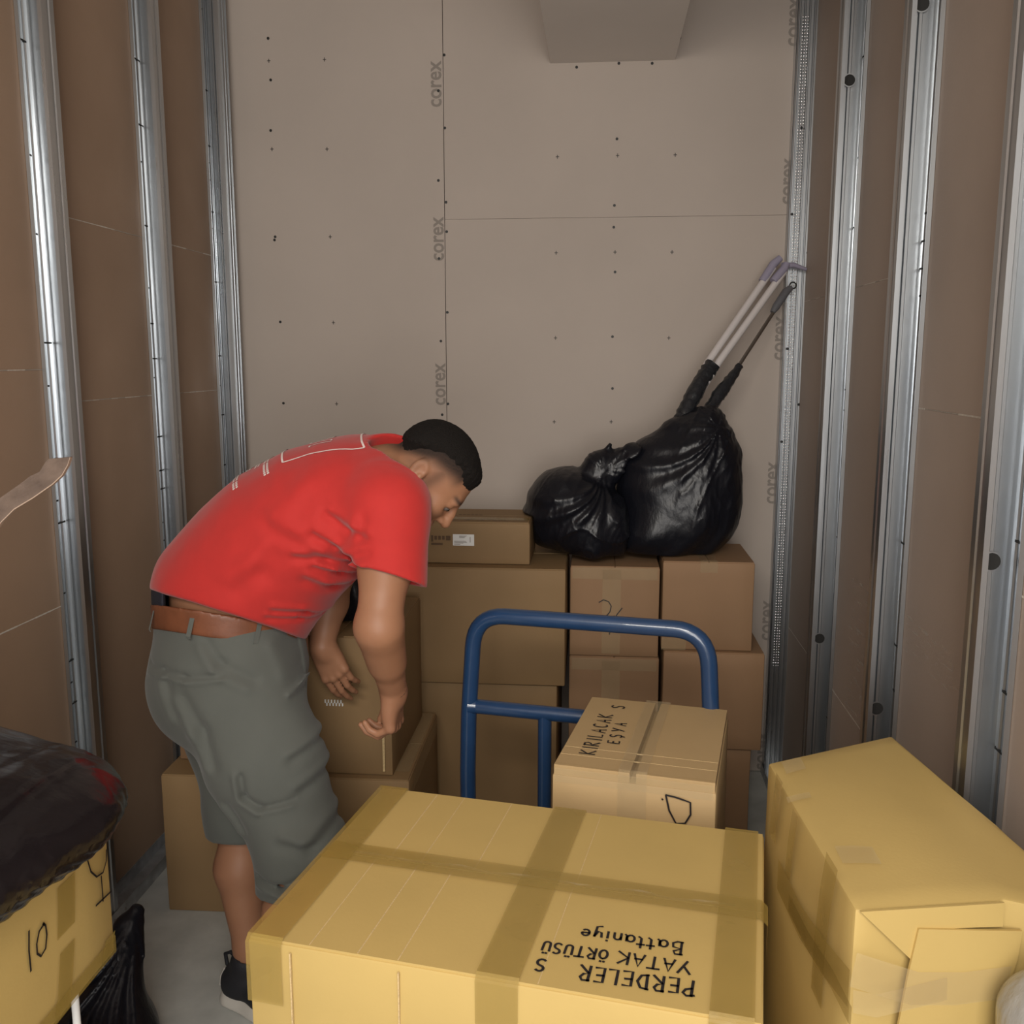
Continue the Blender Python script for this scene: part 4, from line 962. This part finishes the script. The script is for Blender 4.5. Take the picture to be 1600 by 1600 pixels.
nv = band('underwear_waistband', 'navy', b0 + bn * .024, .006, .024, lim=(pY(272, 940, 2.0), (1, 0, 0)))
# belt loops
def loop_px(px, py):
    o_ = Vector(CC - PO); d_ = Vector(ray(px, py)); bmq = bmesh.new(); bmq.from_mesh(belt.data); bv = BVHTree.FromBMesh(bmq); bmq.free(); h_ = bv.ray_cast(o_, d_.normalized())
    if h_[0] is None: return
    p, n_ = h_[0], h_[1]; s_ = Vector(bn).cross(n_).normalized(); mb = MB(); V = []
    for z_, o2 in ((-.032, .000), (-.026, .004), (.020, .004), (.026, -.002)):
        for k in (-.0055, .0055): V.append(p + Vector(bn) * z_ + s_ * k + n_ * (o2 + .001))
    mb.add(V, [(0, 1, 3, 2), (2, 3, 5, 4), (4, 5, 7, 6)]).build('belt_loop', M['shorts'], shorts)
for px, py in ((241, 965), (300, 975), (402, 986)): loop_px(px, py)

# shoes
def shoe(an_, dirv):
    dirv = unit(dirv); lt = np.array([dirv[1], -dirv[0], 0]); base = np.array([an_[0], an_[1], 0]) - dirv * .065
    r_ = empty('shoe', tuple(base - PO), 0); r_.parent = person
    K_ = SDF(base + np.array([-.32, -.32, 0.01]), base + np.array([.32, .32, .2]), .004)
    K_.ecap(base + dirv * .02 + UP * .05, base + dirv * .13 + UP * .05, (.040, .045), (.044, .040), lt, .02); K_.ecap(base + dirv * .12 + UP * .04, base + dirv * .215 + UP * .036, (.044, .032), (.036, .026), lt, .03)
    K_.cone(base + dirv * .035 + UP * .05, np.array([an_[0], an_[1], .115]) - dirv * .005, .042, .044, .02)
    K_.cone(np.array([an_[0], an_[1], .128]), np.array([an_[0], an_[1], .2]), .034, .036, .004, 'sub')
    K_.plane(base + UP * .028, -UP)
    up_ = sdf_obj('upper', K_, 'shoe', r_, 2, base)
    Q = SDF(base + np.array([-.32, -.32, -.01]), base + np.array([.32, .32, .05]), .003)
    Q.ecap(base + dirv * .02, base + dirv * .13, (.046, .046), (.050, .05), lt, .02); Q.ecap(base + dirv * .12, base + dirv * .215, (.050, .05), (.042, .042), lt, .03)
    Q.plane(base + UP * .031, UP, .003); Q.plane(base + UP * .001, -UP, .002)
    sdf_obj('sole', Q, 'sole', r_, 1, base)
    # heel pull tab and piping
    tb = [(dirv * .022 + UP * .112), (dirv * .002 + UP * .122), (-dirv * .016 + UP * .112), (-dirv * .012 + UP * .085), (dirv * .0 + UP * .075)]
    V, Fa = tube([tuple(p) for p in tb], [.004, .005, .005, .005, .004], 8); obj('pull_tab', V, Fa, M['shoe'], r_, sharp=60)
    V, Fa = tube([tuple(-dirv * .004 + lt * .018 + UP * .086), tuple(-dirv * .018 + lt * .018 + UP * .062), tuple(-dirv * .021 + lt * .018 + UP * .035)], .0022, 6); obj('heel_piping', V, Fa, M['sole'], r_, sharp=60)
    return r_
shoe(anL, (math.cos(math.radians(38)), math.sin(math.radians(-18)), 0)); shoe(anR, fw)
# thin bracelet
wa = unit(rW - rE); ws = unit(np.cross(wa, UP)); wt = np.cross(wa, ws); cb = rW - wa * .012 - PO
V, Fa = tube([tuple(cb + (ws * math.cos(a) + wt * math.sin(a)) * .0300) for a in np.linspace(0, 2 * math.pi, 25)], .0022, 6, False); obj('bracelet', V, Fa, M['navy'], person, smooth=True)
# ------------------------------------------------------------------ black bags
AX = (np.array([1., 0, 0]), np.array([0, 1., 0]), np.array([0, 0, 1.]))
def bag_obj(name, s, label, org, m='bag', group='black plastic bags', seed=1, amp=.006, fold=None, crink=.0045, post=None):
    sl, X, Y, Z = s.full()
    s.f += (amp * waves(X, Y, Z, seed, 30, 6) + .35 * amp * waves(X, Y, Z, seed + 3, 85, 5)).astype(np.float32)
    rg = sum((1 - np.abs(np.sin(waves(X, Y, Z, seed + 20 + i, 34 + 22 * i, 3, (1, .6, .5)) * 5))) ** 3 / (1 + i) for i in range(3)); msk = np.clip(.5 + 1.5 * waves(X, Y, Z, seed + 40, 14, 3), 0.1, 1)
    s.f -= (crink * rg * msk).astype(np.float32)
    if fold is not None: s.f += fold(X, Y, Z).astype(np.float32)
    if post is not None: s.f = np.maximum(s.f, post(X, Y, Z)).astype(np.float32)
    V, Fq = s.mesh(); V = relax(V, Fq, 1)
    me = np_mesh(name, V - np.array(org), Fq)
    return link(name, me, M[m], None, label=label, cat='bag', group=group)
zt2 = .9295; zt3 = .951
# upright bag on the two square cartons
g1 = np.array([.28, 3.24, .955]); s = SDF((-.02, 3.02, .93), (.56, 3.50, 1.50), .0045)
P1 = lambda x, y, Y=3.24: pY(x, y, Y)
s.ell(P1(1060, 800), AX, (.205, .165, .17), .06); s.ell(P1(1075, 745), AX, (.165, .15, .17), .06); s.ell(P1(1100, 715), AX, (.105, .12, .16), .05); s.ell(P1(1010, 745), AX, (.10, .12, .11), .05)
s.cone(P1(1100, 700), P1(1105, 662), .09, .035, .05); s.cone(P1(1030, 715), P1(1062, 672), .075, .038, .05); s.ell(P1(1015, 835), AX, (.12, .15, .085), .05)
s.plane((0, 0, zt3 + .001), (0, 0, -1), .01); s.plane((0, 3.475, 0), (0, 1, 0), .02)
knot = P1(1102, 665)
def radial(k, n, amp):
    def f_(X, Y, Z):
        dx, dy, dz = X - k[0], Y - k[1], Z - k[2]; a = np.arctan2(dx + .35 * dy, -dz + .001); r = np.sqrt(dx * dx + dy * dy + dz * dz); w_ = a * n + 2.2 * np.sin(2.3 * a + 1) + 9 * r + 1.5 * np.sin(14 * r + 3 * a)
        return -amp * np.abs(np.sin(w_)) ** 2.5 * np.clip(r / .16, .1, 1) * (.45 + .55 * np.sin(a * 3.1 + 5 * r) ** 2)
    return f_
bag1 = bag_obj('garbage_bag', s, 'upright black garbage bag with wrapped poles sticking out', g1, seed=4, fold=radial(knot, 5, .009), post=lambda X, Y, Z: zt3 + .004 - Z + 0 * X + 0 * Y); s1 = s
for v in (0,): pass
bag1.location = g1
# low lumpy bag with a knot
g2 = np.array([0., 3.2, .955]); s = SDF((-.33, 3.0, .925), (.22, 3.50, 1.34), .0045)
Pq = lambda x, y, Y=3.20: pY(x, y, Y)
s.ell(Pq(885, 790), AX, (.135, .16, .135), .05); s.ell(Pq(925, 810), AX, (.135, .165, .12), .05); s.ell(Pq(930, 835), AX, (.12, .15, .085), .04); s.ell(Pq(870, 815), AX, (.10, .12, .09), .04)
s.cone(Pq(925, 760), Pq(940, 722), .055, .038, .03); s.ell(Pq(932, 735), AX, (.048, .05, .055), .02); s.cone(Pq(945, 715), Pq(953, 696), .016, .007, .01); s.cone(Pq(945, 738), Pq(990, 715), .045, .05, .03)
s.plane((0, 0, zt3 + .001), (0, 0, -1), .008)
s.plane((.168, 3.2, 1.0), unit((1, -.15, -.35)), .02)
def clear_of(X, Y, Z):
    ix = [np.clip(np.rint((A_ - s1.lo[i]) / s1.h).astype(int), 0, s1.n[i] - 1) for i, A_ in enumerate((X, Y, Z))]
    f1 = s1.f[ix[0], ix[1], ix[2]]; flat = np.minimum(np.minimum(-.212 - X, 3.278 - Y), 1.084 - Z)
    return np.maximum(np.maximum(.006 - f1, flat), zt3 - .006 - Z)
bag2 = bag_obj('garbage_bag', s, 'low lumpy black garbage bag knotted at the top on the cartons', g2, seed=14, fold=radial(Pq(935, 735), 6, .009), post=clear_of)
bag2.location = g2
# dark bag behind the man, standing on the carton he reaches for
g3 = np.array([-.72, 2.64, .86]); s = SDF((-.95, 2.45, .85), (-.55, 2.85, 1.15), .006)
s.ell((-.715, 2.66, .94), AX, (.12, .13, .12), .03); s.cone((-.72, 2.66, 1.02), (-.74, 2.67, 1.10), .05, .02, .03); s.plane((0, 0, .8595), (0, 0, -1), .006)
bag3 = bag_obj('garbage_bag', s, 'dark plastic bag lying on the carton behind the man', g3, seed=24, fold=radial((-.74, 2.67, 1.1), 8, .008), post=lambda X, Y, Z: .862 - Z + 0 * X + 0 * Y); bag3.location = g3
# shiny bag sprawled over the box marked 10
ztop = z10 + h10
g4 = np.array([-.98, 1.12, ztop]); s = SDF((-1.36, .74, ztop - .05), (-.62, 1.46, 1.14), .0045)
s.ell((-.985, 1.10, ztop + .055), AX, (.285, .28, .075), .03); s.ell((-.865, 1.16, ztop + .055), AX, (.160, .165, .062), .04); s.ell((-1.05, 1.22, ztop + .085), AX, (.17, .13, .075), .05); s.ell((-.81, 1.02, ztop + .05), AX, (.085, .24, .05), .04); s.ell((-1.02, 1.0, ztop + .10), AX, (.2, .2, .05), .05)
# the overhanging rim sags a little past the box edge
sl, X, Y, Z = s.full(); inside = np.maximum(np.maximum(X - (X10 + .007), Y - 1.309), -(X + 2)); fl_ = np.maximum(ztop + .0015 - Z, -inside - .0)
s.f = np.maximum(s.f, np.where(inside < 0, ztop + .002 - Z, ztop - .012 - Z)).astype(np.float32)
rim = lambda X, Y, Z: -.003 * np.abs(np.sin((Y * 1.2 - X * .5) * 95 + 14 * np.sin(Z * 20))) * np.clip((X + .82) / .1, 0, 1) * np.clip(1 - (Z - ztop) / .08, 0, 1) - .007 * np.abs(waves(X, Y, Z, 77, 30, 4, (1, 1, .3))) 
bag4 = bag_obj('stretch_film_bag', s, 'shiny black plastic bag sprawled over the box marked 10', g4, 'bag_shiny', seed=34, amp=.004, crink=.0012, fold=rim, post=lambda X, Y, Z: np.where(np.maximum(X - (X10 + .008), Y - 1.310) < 0, ztop + .004 - Z, ztop - .014 - Z)); bag4.location = g4
# black bag with an upstanding neck on the floor
g5 = np.array([-1.12, 1.72, 0]); s = SDF((-1.36, 1.42, -.005), (-.88, 2.08, .40), .005)
nk = pX(214, 1424, -1.075)
s.ell((-1.11, 1.74, .06), AX, (.155, .22, .10), .05); s.cone((-1.09, 1.84, .12), nk - np.array([.012, 0.02, .03]), .085, .030, .05); s.cone(nk - np.array([.012, .02, .03]), nk, .026, .016, .02); s.ell((-1.10, 1.62, .10), AX, (.13, .14, .12), .05)
s.plane((0, 0, .001), (0, 0, -1), .006); s.plane((-1.346, 0, 0), (-1, 0, 0), .01)
bag5 = bag_obj('garbage_bag', s, 'black garbage bag with an upstanding neck on the floor by the left wall', g5, seed=44, amp=.004, fold=radial(nk, 12, .012)); bag5.location = g5

# ------------------------------------------------------------------ poles stuck in the bag
def crumple(pts, rs, sub_=7):
    P_ = []; R_ = []
    for i in range(len(pts) - 1):
        for k in range(sub_): t = k / sub_; P_.append(Vector(pts[i]).lerp(Vector(pts[i + 1]), t)); R_.append((rs[i] + (rs[i + 1] - rs[i]) * t) * random.uniform(.93, 1.08))
    P_.append(Vector(pts[-1])); R_.append(rs[-1]); V, Fa = tube(P_, R_, 14)
    return [v + Vector((random.uniform(-1, 1), random.uniform(-1, 1), random.uniform(-1, 1))) * .0018 for v in V], Fa
pr_ = empty('double_pole', tuple(P1(1062, 668)), 0, label='pair of white poles with a lilac clip at the top', cat='pole')
o0 = P1(1062, 668)
def dl(px, py, Y): return tuple(pY(px, py, Y) - o0)
for dx, r in ((-8, .0125), (9, .0125)):
    V, Fa = tube([dl(1066 + dx * .6, 650, 3.25), dl(1114 + dx, 566, 3.34), dl(1216 + dx, 418 if dx < 0 else 424, 3.47)], r, 14); obj('white_pole', V, Fa, M['pole_white'], pr_, sharp=50)
V, Fa = crumple([dl(1062, 676, 3.235), dl(1066, 655, 3.25), dl(1080, 625, 3.275), dl(1098, 592, 3.31), dl(1113, 570, 3.335)], [.030, .030, .028, .0265, .027]); obj('black_wrap', V, Fa, M['tape_black'], pr_, sharp=50)
for dx in (-8, 9):
    V, Fa = tube([dl(1199 + dx, 440, 3.45), dl(1216 + dx, 413 if dx < 0 else 420, 3.468), dl(1224 + dx * .6, 403 if dx < 0 else 412, 3.475)], [.0145, .0145, .012], 12); obj('clip_sleeve', V, Fa, M['lilac'], pr_, sharp=50)
V, Fa = tube([dl(1222, 415, 3.478), dl(1240, 414, 3.488), dl(1260, 421, 3.492)], [.011, .009, .006], 10); obj('clip_arm', V, Fa, M['lilac'], pr_, sharp=50)
o1 = P1(1098, 660); pd_ = empty('telescopic_pole', tuple(o1), 0, label='thin dark pole with a grey grip and hanging ring', cat='pole')
def dm(px, py, Y): return tuple(pY(px, py, Y) - o1)
V, Fa = tube([dm(1100, 655, 3.24), dm(1152, 575, 3.34), dm(1209, 487, 3.44)], .0065, 12); obj('pole_shaft', V, Fa, M['chrome'], pd_, sharp=50)
V, Fa = tube([dm(1207, 488, 3.436), dm(1212, 480, 3.445), dm(1228, 456, 3.468), dm(1236, 449, 3.476)], [.009, .0135, .0145, .010], 12); obj('grip', V, Fa, M['grey_grip'], pd_, sharp=50)
rc = np.array(dm(1239, 446, 3.48)); V, Fa = tube([tuple(rc + np.array([math.cos(a) * .011, 0, math.sin(a) * .011])) for a in np.linspace(0, 2 * math.pi, 17)], .0028, 6, False); obj('hanging_ring', V, Fa, M['screw'], pd_, smooth=True)
V, Fa = crumple([dm(1097, 662, 3.232), dm(1108, 642, 3.255), dm(1122, 618, 3.285), dm(1140, 595, 3.315), dm(1156, 571, 3.343)], [.022, .021, .023, .019, .012]); obj('black_wrap', V, Fa, M['tape_black'], pd_, sharp=50)

# ------------------------------------------------------------------ bent slat at the left edge, film-wrapped roll at the right edge
YS = 1.22
up_e = [(-90, 1120), (-95, 1000), (-70, 880), (-30, 806), (0, 778), (30, 757), (47, 744), (62, 737), (71, 722), (76, 717), (110, 714)]
lo_e = [(-45, 1120), (-48, 1010), (-32, 900), (-10, 835), (2, 816), (22, 796), (52, 778), (82, 757), (97, 743), (106, 727), (110, 714)]
U = [pY(x, y, YS + .0006 * (x)) for x, y in up_e]; Lw = [pY(x, y, YS + .0006 * (x)) for x, y in lo_e]
bo = Lw[0].copy(); th_ = np.array([0, .005, 0]); n = len(U)
sr = empty('bent_slat', tuple(bo), 0, label='curved brown veneer slat with an angled cut end', cat='slat')
V = [p - bo for p in U] + [p - bo for p in Lw] + [p - bo + th_ for p in U] + [p - bo + th_ for p in Lw]; Fa = []
for i in range(n - 1): Fa += [(i, n + i, n + i + 1, i + 1), (2 * n + i, 2 * n + i + 1, 3 * n + i + 1, 3 * n + i), (i, i + 1, 2 * n + i + 1, 2 * n + i)]
Fa.append((0, 2 * n, 3 * n, n)); obj('slat_face', V, Fa, M['veneer'], sr)
e2 = [p - bo + np.array([0, -.0008, -.0006]) for p in Lw]; e3 = [p + np.array([0, .0066, 0]) for p in e2]; e4 = [p + np.array([0, 0, .0018]) for p in e2]
V = e2 + e3 + e4; Fa = []
for i in range(n - 1): Fa += [(i, i + 1, n + i + 1, n + i), (2 * n + i, 2 * n + i + 1, i + 1, i)]
obj('slat_edge', V, Fa, M['veneer_edge'], sr)
g6 = np.array([.585, 1.175, 0]); s = SDF((.48, 1.06, -.01), (.70, 1.28, .86), .005)
s.cone((.575, 1.165, .05), (.600, 1.19, .74), .058, .056, .01); s.cone((.600, 1.19, .74), (.608, 1.195, .80), .05, .022, .02); s.plane((0, 0, .001), (0, 0, -1), .004)
sl, X, Y, Z = s.full(); s.f += (.004 * waves(X, Y, Z, 91, 60, 6, (1, 1, .3))).astype(np.float32)
V, Fq = s.mesh(); me = np_mesh('film_wrapped_roll', relax(V, Fq, 1) - g6, Fq); ro = link('film_wrapped_roll', me, M['film'], None, label='roll wrapped in crinkled clear film beside the tall dented box', cat='roll'); ro.location = g6
